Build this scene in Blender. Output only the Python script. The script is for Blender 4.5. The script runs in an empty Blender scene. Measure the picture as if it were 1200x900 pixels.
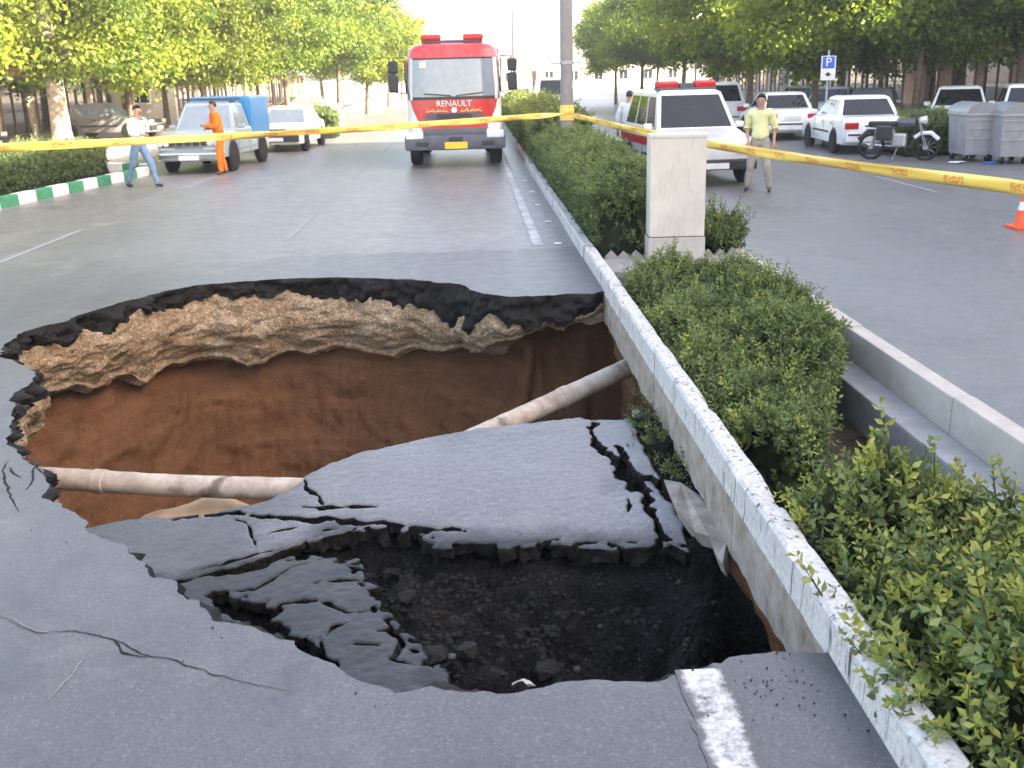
import bpy, bmesh, math, random
import numpy as np
from mathutils import Vector, Matrix, Euler
from mathutils.geometry import delaunay_2d_cdt

R = math.radians
random.seed(7); RNG = np.random.default_rng(11)
scene = bpy.context.scene
COL = scene.collection

# ------------------------------------------------------------------ camera
F, CX, CY, H = 1200.0, 600.0, 450.0, 2.2          # photo pixels (1200 x 900), eye height in metres
ROLL, VP = R(2.0), (550.0, 87.0)
_Y = np.array([(VP[0]-CX)/F, (CY-VP[1])/F, -1.0]); _Y /= np.linalg.norm(_Y)
_c, _s = math.cos(ROLL), math.sin(ROLL)
_X = np.array([_c, _s, (_c*_Y[0]+_s*_Y[1])/-_Y[2]]); _X /= np.linalg.norm(_X)
_Z = np.cross(_X, _Y)
CR = np.array([_X, _Y, _Z])                         # rows: world axes seen in the camera
def ray(px, py): return CR @ np.array([(px-CX)/F, (CY-py)/F, -1.0])
def G(px, py, z=0.0):                               # the point at height z that a photo pixel looks at
    d = ray(px, py); t = (z-H)/d[2]
    return np.array([d[0]*t, d[1]*t, z])
cam = bpy.data.cameras.new('camera'); camo = bpy.data.objects.new('camera', cam); COL.objects.link(camo)
M4 = Matrix([list(CR[0])+[0], list(CR[1])+[0], list(CR[2])+[H], [0, 0, 0, 1]])
camo.matrix_world = M4
cam.sensor_width = 36.0; cam.lens = 36.0*F/1200.0; cam.clip_start = 0.05; cam.clip_end = 3000
cam.dof.use_dof = True; cam.dof.focus_distance = 6.0; cam.dof.aperture_fstop = 5.6
scene.camera = camo

# ------------------------------------------------------------------ world, sun, exposure
SUN_EL, SUN_AZ = R(27), R(118)                      # azimuth clockwise from +Y
world = bpy.data.worlds.new('World'); scene.world = world; world.use_nodes = True
wn = world.node_tree; wn.nodes.clear()
sky = wn.nodes.new('ShaderNodeTexSky'); sky.sky_type = 'NISHITA'; sky.sun_disc = False
sky.sun_elevation = SUN_EL; sky.sun_rotation = SUN_AZ
sky.air_density = 1.0; sky.dust_density = 6.0; sky.ozone_density = 1.0; sky.altitude = 1000
bg = wn.nodes.new('ShaderNodeBackground'); bg.inputs['Strength'].default_value = 0.15
wo = wn.nodes.new('ShaderNodeOutputWorld')
haze_tint = wn.nodes.new('ShaderNodeMix'); haze_tint.data_type = 'RGBA'; haze_tint.blend_type = 'MULTIPLY'; haze_tint.inputs[0].default_value = 1.0
haze_tint.inputs[7].default_value = (1.20, 1.0, 0.84, 1)      # dusty city air: a whiter, less blue sky
wn.links.new(sky.outputs[0], haze_tint.inputs[6]); wn.links.new(haze_tint.outputs[2], bg.inputs[0]); wn.links.new(bg.outputs[0], wo.inputs[0])
sl = bpy.data.lights.new('sun', 'SUN'); sl.energy = 5.0; sl.angle = R(0.6); sl.color = (1.0, 0.90, 0.74)
sun = bpy.data.objects.new('sun', sl); COL.objects.link(sun)
sdir = Vector((math.sin(SUN_AZ)*math.cos(SUN_EL), math.cos(SUN_AZ)*math.cos(SUN_EL), math.sin(SUN_EL)))
sun.rotation_euler = sdir.to_track_quat('Z', 'Y').to_euler(); sun.location = (30, -20, 40)
vs = scene.view_settings
vs.view_transform = 'Standard'; vs.look = 'None'; vs.gamma = 1.0; vs.use_curve_mapping = False
vs.exposure = 2.85
scene.cycles.max_bounces = 8; scene.cycles.transparent_max_bounces = 8

# ------------------------------------------------------------------ helpers: noise
def _hash(ix, iy, iz, seed):
    h = (ix*374761393 + iy*668265263 + iz*2147483647 + seed*1274126177) & 0xffffffff
    h = ((h ^ (h >> 13))*1274126177) & 0xffffffff
    h = ((h ^ (h >> 16))*2246822519) & 0xffffffff
    return ((h ^ (h >> 15)) & 0xffffff)/float(0xffffff)
def vnoise(p, seed=0):
    p = np.asarray(p, float); i = np.floor(p).astype(np.int64); f = p-i; f = f*f*(3-2*f)
    out = 0
    for dx in (0, 1):
        wx = f[:, 0] if dx else 1-f[:, 0]
        for dy in (0, 1):
            wy = f[:, 1] if dy else 1-f[:, 1]
            for dz in (0, 1):
                wz = f[:, 2] if dz else 1-f[:, 2]
                out = out+wx*wy*wz*_hash(i[:, 0]+dx, i[:, 1]+dy, i[:, 2]+dz, seed)
    return out*2-1
def fbm(p, octaves=4, seed=0, gain=0.5):
    p = np.asarray(p, float); a, s, o = 1.0, 1.0, 0
    for k in range(octaves):
        o = o+a*vnoise(p*s+17.3*k, seed+k); a *= gain; s *= 2.03
    return o
def sstep(x, a, b):
    t = np.clip((x-a)/(b-a), 0, 1); return t*t*(3-2*t)
def in_poly(X, Y, poly):
    poly = np.asarray(poly); r = np.zeros(X.shape, bool); n = len(poly)
    for k in range(n):
        x1, y1 = poly[k][:2]; x2, y2 = poly[(k+1) % n][:2]
        if y1 == y2: continue
        c = (y1 > Y) != (y2 > Y)
        r ^= c & (X < (x2-x1)*(Y-y1)/(y2-y1)+x1)
    return r
def dist_line(X, Y, line, closed=False):
    D = np.full(X.shape, 1e9); n = len(line); S = np.zeros(X.shape); acc = 0
    for k in range(n if closed else n-1):
        a = np.array(line[k][:2]); b = np.array(line[(k+1) % n][:2]); e = b-a; L2 = max(e@e, 1e-12); L = math.sqrt(L2)
        t = np.clip(((X-a[0])*e[0]+(Y-a[1])*e[1])/L2, 0, 1)
        d = np.hypot(X-a[0]-t*e[0], Y-a[1]-t*e[1])
        m = d < D; D = np.where(m, d, D); S = np.where(m, acc+t*L, S); acc += L
    return D, S, acc

# ------------------------------------------------------------------ helpers: materials
MATS = {}
class NT:
    def __init__(s, name):
        s.m = bpy.data.materials.new(name); s.m.use_nodes = True; s.t = s.m.node_tree
        s.b = s.t.nodes['Principled BSDF']; s.out = s.t.nodes['Material Output']; MATS[name] = s.m
    def n(s, t, **k):
        x = s.t.nodes.new(t)
        for a, v in k.items(): setattr(x, a, v)
        return x
    def l(s, a, b): s.t.links.new(a, b)
    def coord(s, kind='Object', scale=(1, 1, 1)):
        tc = s.n('ShaderNodeTexCoord'); mp = s.n('ShaderNodeMapping'); mp.inputs['Scale'].default_value = scale
        s.l(tc.outputs[kind], mp.inputs[0]); return mp.outputs[0]
    def noise(s, vec, scale, detail=4, rough=0.55, dist=0.0):
        x = s.n('ShaderNodeTexNoise'); x.inputs['Scale'].default_value = scale; x.inputs['Detail'].default_value = detail
        x.inputs['Roughness'].default_value = rough; x.inputs['Distortion'].default_value = dist
        s.l(vec, x.inputs['Vector']); return x.outputs['Fac']
    def voro(s, vec, scale, feature='F1', out='Distance'):
        x = s.n('ShaderNodeTexVoronoi', feature=feature); x.inputs['Scale'].default_value = scale
        s.l(vec, x.inputs['Vector']); return x.outputs[out]
    def ramp(s, fac, stops, interp='LINEAR'):
        x = s.n('ShaderNodeValToRGB'); x.color_ramp.interpolation = interp; e = x.color_ramp.elements
        while len(e) < len(stops): e.new(0.5)
        for i, (p, c) in enumerate(stops):
            e[i].position = p; e[i].color = c if len(c) == 4 else (*c, 1)
        s.l(fac, x.inputs[0]); return x.outputs[0]
    def mix(s, fac, a, b, mode='MIX'):
        x = s.n('ShaderNodeMix', data_type='RGBA', blend_type=mode)
        if isinstance(fac, (int, float)): x.inputs[0].default_value = fac
        else: s.l(fac, x.inputs[0])
        for v, i in ((a, 6), (b, 7)):
            if isinstance(v, tuple): x.inputs[i].default_value = v if len(v) == 4 else (*v, 1)
            else: s.l(v, x.inputs[i])
        return x.outputs[2]
    def math(s, op, a, b=0.0):
        x = s.n('ShaderNodeMath', operation=op)
        for v, i in ((a, 0), (b, 1)):
            if isinstance(v, (int, float)): x.inputs[i].default_value = v
            else: s.l(v, x.inputs[i])
        return x.outputs[0]
    def bump(s, h, strength=0.3, dist=0.01):
        x = s.n('ShaderNodeBump'); x.inputs['Strength'].default_value = strength; x.inputs['Distance'].default_value = dist
        s.l(h, x.inputs['Height']); s.l(x.outputs[0], s.b.inputs['Normal'])
    def col(s, c):
        if isinstance(c, tuple): s.b.inputs['Base Color'].default_value = (*c[:3], 1)
        else: s.l(c, s.b.inputs['Base Color'])
    def set(s, rough=0.6, metal=0.0, spec=0.5):
        s.b.inputs['Roughness'].default_value = rough; s.b.inputs['Metallic'].default_value = metal
        s.b.inputs['Specular IOR Level'].default_value = spec; return s
def plain(name, c, rough=0.5, metal=0.0, spec=0.5, vary=0.12, scale=6.0, coat=0.0):
    t = NT(name); v = t.coord(); f = t.noise(v, scale, 5)
    d = tuple(x*(1-vary) for x in c); l = tuple(min(1, x*(1+vary)) for x in c)
    t.col(t.ramp(f, [(0.3, d), (0.7, l)])); t.set(rough, metal, spec)
    if coat: t.b.inputs['Coat Weight'].default_value = coat
    return t.m
def dusty(name, c, rough=0.3, coat=0.6):             # car paint with a film of street dust low down on random patches
    t = NT(name); v = t.coord(); f = t.noise(v, 3.0, 6, 0.65); g = t.noise(v, 40, 3)
    base = t.mix(t.ramp(f, [(0.45, (0, 0, 0)), (0.8, (0.35,)*3)]), c, (0.30, 0.27, 0.23))
    t.col(base); t.set(rough); t.b.inputs['Coat Weight'].default_value = coat; t.b.inputs['Coat Roughness'].default_value = 0.12
    t.bump(g, 0.02); return t.m
def asphalt(name, dark, light, patch=False):
    t = NT(name); v = t.coord()
    big = t.noise(v, 0.45, 5, 0.6); mid = t.noise(v, 5, 5, 0.6); fine = t.noise(v, 130, 3, 0.7)
    vo = t.voro(v, 110, out='Color'); sep = t.n('ShaderNodeSeparateColor'); t.l(vo, sep.inputs[0])
    vs_ = t.coord(scale=(0.9, 0.08, 1)); streak = t.noise(vs_, 2.2, 4)
    c = t.ramp(big, [(0.25, dark), (0.75, light)])
    c = t.mix(0.35, c, t.ramp(mid, [(0.3, dark), (0.7, light)]))
    c = t.mix(0.22, c, t.ramp(streak, [(0.3, tuple(x*0.7 for x in dark)), (0.7, tuple(x*1.2 for x in light))]))
    c = t.mix(0.55, c, t.ramp(sep.outputs[0], [(0.0, (0.45,)*3), (0.6, (0.9,)*3), (0.93, (1.1,)*3), (1.0, (1.9,)*3)]), 'MULTIPLY')
    st_ = t.noise(v, 0.9, 7, 0.7, 0.8)                # old oil and damp stains
    c = t.mix(t.ramp(st_, [(0.54, (0, 0, 0)), (0.70, (0.65,)*3)]), c, tuple(x*0.52 for x in dark))
    du_ = t.noise(v, 1.7, 6, 0.65, 0.4)               # dusty patches
    c = t.mix(t.ramp(du_, [(0.55, (0, 0, 0)), (0.75, (0.40,)*3)]), c, (0.20, 0.185, 0.165))
    if patch:                                        # the newer strip of asphalt beyond the hole
        sx = t.n('ShaderNodeSeparateXYZ'); tc = t.n('ShaderNodeTexCoord'); t.l(tc.outputs['Object'], sx.inputs[0])
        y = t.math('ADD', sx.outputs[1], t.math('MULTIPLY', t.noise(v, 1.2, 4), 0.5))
        m = t.math('MULTIPLY', t.math('LESS_THAN', y, 13.55), t.math('GREATER_THAN', y, 9.0))
        mx = t.n('ShaderNodeMapRange'); mx.inputs[1].default_value = -3.0; mx.inputs[2].default_value = -1.0; t.l(sx.outputs[0], mx.inputs[0])
        m = t.math('MULTIPLY', m, mx.outputs[0])
        c = t.mix(t.math('MULTIPLY', m, 0.45), c, t.mix(0.5, c, (0.045, 0.046, 0.05)))
        old = t.n('ShaderNodeMapRange'); old.inputs[1].default_value = 11.2; old.inputs[2].default_value = 14.2; t.l(y, old.inputs[0])          # older surface further on; sky sheen painted into its paler colour
        old_sheen = t.math('MULTIPLY', old.outputs[0], t.math('SUBTRACT', 1.0, m))
        c = t.mix(old_sheen, c, t.mix(1.0, c, (1.75, 1.72, 1.62), 'MULTIPLY'))
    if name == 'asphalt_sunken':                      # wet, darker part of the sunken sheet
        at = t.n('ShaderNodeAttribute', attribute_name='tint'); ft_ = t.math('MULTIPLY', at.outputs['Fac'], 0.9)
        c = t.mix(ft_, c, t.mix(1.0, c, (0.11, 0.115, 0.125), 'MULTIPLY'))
    t.col(c); t.set(0.62, 0, 0.55)
    rg_ = t.ramp(mid, [(0.2, (0.30,)*3), (0.8, (0.50,)*3)])
    if name == 'asphalt_sunken': rg_ = t.mix(ft_, rg_, (0.40, 0.40, 0.40)); t.l(t.math('SUBTRACT', 0.5, t.math('MULTIPLY', ft_, 0.25)), t.b.inputs['Specular IOR Level'])
    t.l(rg_, t.b.inputs['Roughness'])
    t.bump(t.mix(0.5, fine, sep.outputs[0]), 0.35, 0.003)
    return t.m
def leafmat(name, tint=(1, 1, 1), trans=0.45, rough=0.5):
    t = NT(name); a = t.n('ShaderNodeAttribute', attribute_name='tint')
    c = t.mix(1.0, a.outputs['Color'], (*tint, 1), 'MULTIPLY')
    t.col(c); t.set(rough, 0, 0.35)
    tr = t.n('ShaderNodeBsdfTranslucent'); t.l(t.mix(1.0, c, (1.3, 1.35, 0.7, 1), 'MULTIPLY'), tr.inputs[0])
    ms = t.n('ShaderNodeMixShader'); ms.inputs[0].default_value = trans
    t.l(t.b.outputs[0], ms.inputs[1]); t.l(tr.outputs[0], ms.inputs[2]); t.l(ms.outputs[0], t.out.inputs[0])
    return t.m

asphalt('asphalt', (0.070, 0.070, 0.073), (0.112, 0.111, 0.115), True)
asphalt('asphalt_right', (0.122, 0.117, 0.114), (0.172, 0.167, 0.162))
asphalt('asphalt_sunken', (0.118, 0.118, 0.124), (0.176, 0.176, 0.183))
asphalt('asphalt_damp', (0.040, 0.041, 0.045), (0.072, 0.073, 0.078))

t = NT('asphalt_black'); v = t.coord(); f = t.noise(v, 14, 6, 0.7); k = t.voro(v, 55); k2 = t.noise(v, 90, 3, 0.7)
t.col(t.mix(0.6, t.ramp(f, [(0.3, (0.0025, 0.0025, 0.0026)), (0.62, (0.0065, 0.006, 0.006)), (0.85, (0.020, 0.0185, 0.018))]),
            t.ramp(t.noise(v, 75, 4, 0.75), [(0.40, (0.003,)*3), (0.58, (0.008, 0.0078, 0.0075)), (0.72, (0.050, 0.046, 0.042))]))); t.set(0.75, 0, 0.3)
t.bump(t.mix(0.5, k2, k), 0.8, 0.02)

t = NT('gravel'); v = t.coord(); f = t.noise(v, 2.5, 5, 0.6); k = t.voro(v, 52, out='Color'); kd = t.voro(v, 52); k3 = t.voro(v, 90, out='Color')
sep = t.n('ShaderNodeSeparateColor'); t.l(k, sep.inputs[0]); sp3 = t.n('ShaderNodeSeparateColor'); t.l(k3, sp3.inputs[0])
a = t.ramp(f, [(0.2, (0.22, 0.145, 0.082)), (0.5, (0.32, 0.245, 0.162)), (0.8, (0.40, 0.335, 0.25))])
b = t.mix(0.75, a, t.ramp(sep.outputs[0], [(0, (0.35, 0.33, 0.3)), (0.5, (0.85, 0.83, 0.8)), (0.85, (1.0,)*3), (1, (1.55, 1.55, 1.5))]), 'MULTIPLY')
b = t.mix(0.45, b, t.ramp(sp3.outputs[0], [(0, (0.35,)*3), (1, (1.35,)*3)]), 'MULTIPLY')
lay = t.noise(t.coord(scale=(0.7, 0.7, 5)), 2.2, 6, 0.7)
b = t.mix(t.ramp(lay, [(0.60, (0, 0, 0)), (0.70, (0.55,)*3)]), b, (0.06, 0.045, 0.035))
t.col(b); t.set(0.95, 0, 0.15); t.bump(t.mix(0.4, kd, sp3.outputs[0]), 0.8, 0.015)

t = NT('brown_soil'); v = t.coord(); f = t.noise(v, 1.1, 6, 0.6, 0.6); g = t.noise(v, 9, 6, 0.65); h = t.noise(v, 60, 3, 0.6)
c = t.ramp(f, [(0.25, (0.078, 0.037, 0.017)), (0.55, (0.122, 0.060, 0.029)), (0.8, (0.165, 0.087, 0.044))])
c = t.mix(0.4, c, t.ramp(g, [(0.3, (0.070, 0.032, 0.015)), (0.7, (0.17, 0.086, 0.041))]))
str_ = t.noise(t.coord(scale=(0.5, 0.5, 6)), 1.6, 6, 0.65)
c = t.mix(t.ramp(str_, [(0.50, (0, 0, 0)), (0.72, (0.4,)*3)]), c, (0.22, 0.125, 0.066))
dmp = t.noise(v, 1.6, 5, 0.6); c = t.mix(t.ramp(dmp, [(0.56, (0, 0, 0)), (0.74, (0.4,)*3)]), c, (0.060, 0.028, 0.014))
stn = t.voro(v, 26); c = t.mix(t.ramp(stn, [(0.10, (0.8,)*3), (0.17, (0, 0, 0))]), c, (0.24, 0.17, 0.11))
t.col(c); t.set(0.95, 0, 0.15); t.bump(t.mix(0.4, g, h), 0.8, 0.05)

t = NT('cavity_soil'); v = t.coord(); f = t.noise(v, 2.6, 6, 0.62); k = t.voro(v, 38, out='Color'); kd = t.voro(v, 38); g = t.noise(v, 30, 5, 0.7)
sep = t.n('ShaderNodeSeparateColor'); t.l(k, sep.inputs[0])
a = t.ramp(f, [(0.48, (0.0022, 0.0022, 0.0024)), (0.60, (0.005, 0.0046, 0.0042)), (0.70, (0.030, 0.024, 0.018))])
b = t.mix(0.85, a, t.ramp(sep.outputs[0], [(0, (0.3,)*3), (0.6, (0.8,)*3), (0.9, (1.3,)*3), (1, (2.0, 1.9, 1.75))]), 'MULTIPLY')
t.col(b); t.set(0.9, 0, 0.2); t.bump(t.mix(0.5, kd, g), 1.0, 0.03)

t = NT('sand'); v = t.coord(); f = t.noise(v, 6, 5)
t.col(t.ramp(f, [(0.3, (0.36, 0.25, 0.15)), (0.7, (0.50, 0.38, 0.25))])); t.set(0.95, 0, 0.1); t.bump(t.noise(v, 60, 4), 0.3, 0.01)

t = NT('median_soil'); v = t.coord(); f = t.noise(v, 7, 6, 0.65)
t.col(t.ramp(f, [(0.3, (0.035, 0.026, 0.018)), (0.7, (0.10, 0.078, 0.055))])); t.set(0.95, 0, 0.1); t.bump(t.noise(v, 40, 5), 0.8, 0.03)

t = NT('kerb_paint'); v = t.coord(); f = t.noise(v, 5.0, 7, 0.68, 0.4); g = t.noise(v, 38, 5, 0.7); s_ = t.noise(t.coord(scale=(6, 6, 0.6)), 4.2, 5, 0.65)
c = t.ramp(g, [(0.3, (0.36, 0.355, 0.345)), (0.55, (0.52, 0.515, 0.50)), (0.8, (0.62, 0.62, 0.605))])
c = t.mix(t.ramp(f, [(0.56, (0, 0, 0)), (0.68, (0.7,)*3)]), c, (0.20, 0.19, 0.175))
c = t.mix(t.ramp(s_, [(0.56, (0, 0, 0)), (0.67, (0.95,)*3)]), c, (0.03, 0.03, 0.034))
t.col(c); t.set(0.8, 0, 0.3); t.bump(t.mix(0.5, f, g), 0.5, 0.012)

t = NT('kerb_buried'); v = t.coord(); f = t.noise(v, 6, 6, 0.65); g = t.noise(v, 40, 4, 0.7)
c = t.ramp(f, [(0.3, (0.17, 0.14, 0.11)), (0.55, (0.30, 0.27, 0.235)), (0.8, (0.40, 0.38, 0.35))])
t.col(c); t.set(0.9, 0, 0.2); t.bump(t.mix(0.5, f, g), 0.5, 0.012)

def concrete(name, d, l):
    t = NT(name); v = t.coord(); f = t.noise(v, 3.5, 6, 0.65); g = t.noise(v, 45, 4, 0.7)
    t.col(t.mix(0.3, t.ramp(f, [(0.3, d), (0.7, l)]), t.ramp(g, [(0.3, d), (0.7, l)]))); t.set(0.85, 0, 0.25); t.bump(g, 0.4, 0.008); return t.m
concrete('concrete', (0.21, 0.205, 0.20), (0.36, 0.355, 0.345))
concrete('concrete_light', (0.36, 0.33, 0.29), (0.52, 0.49, 0.44))
concrete('concrete_dirty', (0.13, 0.115, 0.10), (0.33, 0.30, 0.27))
concrete('paving', (0.22, 0.215, 0.21), (0.30, 0.295, 0.285))
t = NT('pipe_cement'); v = t.coord(); f = t.noise(v, 7, 6, 0.7); s2 = t.noise(v, 3.2, 3, 0.5)
c = t.ramp(f, [(0.3, (0.28, 0.23, 0.18)), (0.6, (0.46, 0.42, 0.36)), (0.8, (0.55, 0.52, 0.47))])
c = t.mix(t.ramp(s2, [(0.58, (0, 0, 0)), (0.66, (0.8,)*3)]), c, (0.09, 0.065, 0.05)); mud = t.noise(v, 2.1, 6, 0.7); c = t.mix(t.ramp(mud, [(0.55, (0, 0, 0)), (0.70, (0.5,)*3)]), c, (0.20, 0.125, 0.075))
t.col(c); t.set(0.85, 0, 0.25); t.bump(t.noise(v, 40, 4), 0.35, 0.006)
for mk_, bare_ in (('marking', (0.105, 0.105, 0.108)), ('marking_far', (0.27, 0.268, 0.262))):
  t = NT(mk_); v = t.coord(); f = t.noise(v, 30, 6, 0.75); g = t.noise(v, 3, 4)
  uvm = t.n('ShaderNodeUVMap', uv_map='UVMap'); sxm = t.n('ShaderNodeSeparateXYZ'); t.l(uvm.outputs[0], sxm.inputs[0]); ed_ = t.math('MULTIPLY', t.math('MINIMUM', sxm.outputs[1], t.math('SUBTRACT', 1.0, sxm.outputs[1])), 0.9)
  wear = t.math('ADD', t.mix(0.45, f, g), t.math('MINIMUM', t.math('SUBTRACT', ed_, 0.16), 0.04))
  t.col(t.mix(t.ramp(wear, [(0.42, (0.0,)*3), (0.62, (1, 1, 1))]), bare_, (0.56, 0.56, 0.555))); t.set(0.75, 0, 0.3); t.bump(f, 0.3, 0.004)
t = NT('marking_faint'); v = t.coord(); f = t.noise(v, 30, 6, 0.75)
t.col(t.mix(t.ramp(f, [(0.45, (0, 0, 0)), (0.6, (1, 1, 1))]), (0.18, 0.18, 0.182), (0.34, 0.34, 0.34))); t.set(0.75, 0, 0.3)

t = NT('cavity_stone'); v = t.coord(); f = t.noise(v, 18, 4)
t.col(t.ramp(f, [(0.3, (0.012, 0.011, 0.010)), (0.7, (0.07, 0.062, 0.052))])); t.set(0.9, 0, 0.2); t.bump(t.noise(v, 80, 4), 0.5, 0.006)
t = NT('cabinet_paint'); v = t.coord(); f = t.noise(v, 3, 6, 0.65); d1 = t.noise(t.coord(scale=(9, 9, 1.2)), 2.5, 6, 0.7); g = t.noise(v, 30, 4, 0.7)
c = t.ramp(f, [(0.3, (0.47, 0.45, 0.395)), (0.7, (0.58, 0.56, 0.505))]); c = t.mix(t.ramp(d1, [(0.55, (0, 0, 0)), (0.75, (0.7,)*3)]), c, (0.27, 0.24, 0.19))
c = t.mix(t.ramp(g, [(0.62, (0, 0, 0)), (0.72, (0.5,)*3)]), c, (0.22, 0.20, 0.17)); t.col(c); t.set(0.7, 0, 0.3); t.bump(g, 0.15, 0.004)
plain('cabinet_plinth', (0.40, 0.385, 0.35), 0.7, vary=0.12, scale=5)
plain('dark_gap', (0.02, 0.02, 0.02), 0.8)
plain('bark_pale', (0.34, 0.29, 0.23), 0.9, vary=0.35, scale=9, spec=0.2)
plain('bark', (0.15, 0.11, 0.08), 0.9, vary=0.4, scale=9, spec=0.2)
plain('twig', (0.06, 0.05, 0.03), 0.9, vary=0.3, spec=0.2)
plain('core', (0.012, 0.016, 0.008), 1.0, vary=0.4, scale=12, spec=0.05)
leafmat('leaf_hedge', trans=0.30); leafmat('leaf_tree', trans=0.5)
plain('steel_pole', (0.24, 0.23, 0.225), 0.6, 0.2)
plain('galvanised', (0.36, 0.36, 0.37), 0.5, 0.35, vary=0.15)
plain('galvanised_lid', (0.30, 0.305, 0.32), 0.4, 0.5, vary=0.1)
plain('green_kerb', (0.035, 0.20, 0.10), 0.7, vary=0.25); plain('white_kerb', (0.62, 0.63, 0.62), 0.7, vary=0.15)
plain('rubber', (0.018, 0.018, 0.019), 0.85, vary=0.25, spec=0.25)
plain('rim_metal', (0.45, 0.45, 0.46), 0.35, 0.7); plain('chrome', (0.65, 0.65, 0.67), 0.18, 1.0)
plain('plastic_black', (0.02, 0.02, 0.022), 0.5); plain('plastic_grey', (0.075, 0.085, 0.105), 0.55, vary=0.2)
plain('glass_dark', (0.010, 0.013, 0.016), 0.04, 0.0, 0.45, vary=0.2); plain('glass_light', (0.20, 0.25, 0.29), 0.08, 0.0, 0.9, vary=0.1)
plain('lamp_glass', (0.72, 0.74, 0.76), 0.12, 0.2); plain('lamp_red', (0.45, 0.012, 0.012), 0.2); plain('lamp_amber', (0.6, 0.22, 0.02), 0.25)
plain('plate_white', (0.7, 0.7, 0.68), 0.5); plain('plate_yellow', (0.75, 0.48, 0.03), 0.5)
dusty('paint_red', (0.46, 0.016, 0.014)); dusty('paint_white', (0.74, 0.745, 0.74)); dusty('paint_cream', (0.72, 0.66, 0.48))
dusty('paint_blue', (0.27, 0.35, 0.37)); dusty('paint_bed_blue', (0.03, 0.22, 0.52)); dusty('paint_silver', (0.24, 0.24, 0.235), 0.35); dusty('paint_dark', (0.05, 0.055, 0.065))
plain('stripe_red', (0.45, 0.02, 0.035), 0.4); plain('text_white', (0.75, 0.72, 0.66), 0.5); plain('text_yellow', (0.80, 0.62, 0.20), 0.5)
plain('skin', (0.42, 0.24, 0.16), 0.55, vary=0.08); plain('hair', (0.012, 0.010, 0.009), 0.6); plain('shoe', (0.03, 0.027, 0.025), 0.5)
plain('cloth_white', (0.70, 0.70, 0.71), 0.9, vary=0.06, spec=0.15); plain('cloth_yellow', (0.70, 0.70, 0.36), 0.9, vary=0.08, spec=0.15)
plain('cloth_orange', (0.80, 0.17, 0.02), 0.9, vary=0.08, spec=0.15); plain('denim', (0.13, 0.21, 0.32), 0.9, vary=0.2, spec=0.15)
plain('khaki', (0.33, 0.30, 0.25), 0.9, vary=0.12, spec=0.15); plain('cloth_dark', (0.03, 0.03, 0.04), 0.9, spec=0.15); plain('eye', (0.02, 0.015, 0.012), 0.3); plain('lip', (0.30, 0.12, 0.09), 0.6)
plain('cone_orange', (0.80, 0.10, 0.02), 0.5); plain('sign_blue', (0.02, 0.10, 0.50), 0.4); plain('sign_red', (0.40, 0.02, 0.03), 0.4)
plain('wall_cream', (0.62, 0.56, 0.46), 0.9, vary=0.1, scale=0.8); plain('wall_white', (0.70, 0.68, 0.64), 0.9, vary=0.08, scale=0.8)
plain('wall_brick', (0.33, 0.20, 0.13), 0.9, vary=0.2, scale=2); plain('wall_grey', (0.34, 0.33, 0.32), 0.9, vary=0.15, scale=0.8)
plain('wood_brown', (0.22, 0.12, 0.06), 0.7, vary=0.25); plain('awning_red', (0.42, 0.07, 0.06), 0.8); plain('awning_green', (0.10, 0.32, 0.25), 0.8)
plain('ground_pave', (0.28, 0.265, 0.245), 0.9, vary=0.15, scale=1.5)
t = NT('tape'); uv = t.n('ShaderNodeUVMap', uv_map='UVMap'); sx = t.n('ShaderNodeSeparateXYZ'); t.l(uv.outputs[0], sx.inputs[0])
blk = t.math('LESS_THAN', t.math('FRACT', t.math('MULTIPLY', sx.outputs[0], 1.25)), 0.33)                 # printed blocks
inb = t.math('MULTIPLY', t.math('GREATER_THAN', sx.outputs[1], 0.22), t.math('LESS_THAN', sx.outputs[1], 0.78))
mp = t.n('ShaderNodeMapping'); mp.inputs['Scale'].default_value = (26, 5, 1); t.l(uv.outputs[0], mp.inputs[0])
ink = t.math('GREATER_THAN', t.noise(mp.outputs[0], 1.0, 2), 0.47)
fac = t.math('MULTIPLY', t.math('MULTIPLY', blk, inb), t.math('MULTIPLY', ink, 0.75))
t.col(t.mix(fac, (0.84, 0.60, 0.12), (0.62, 0.16, 0.04))); t.set(0.4, 0, 0.5)

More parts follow.
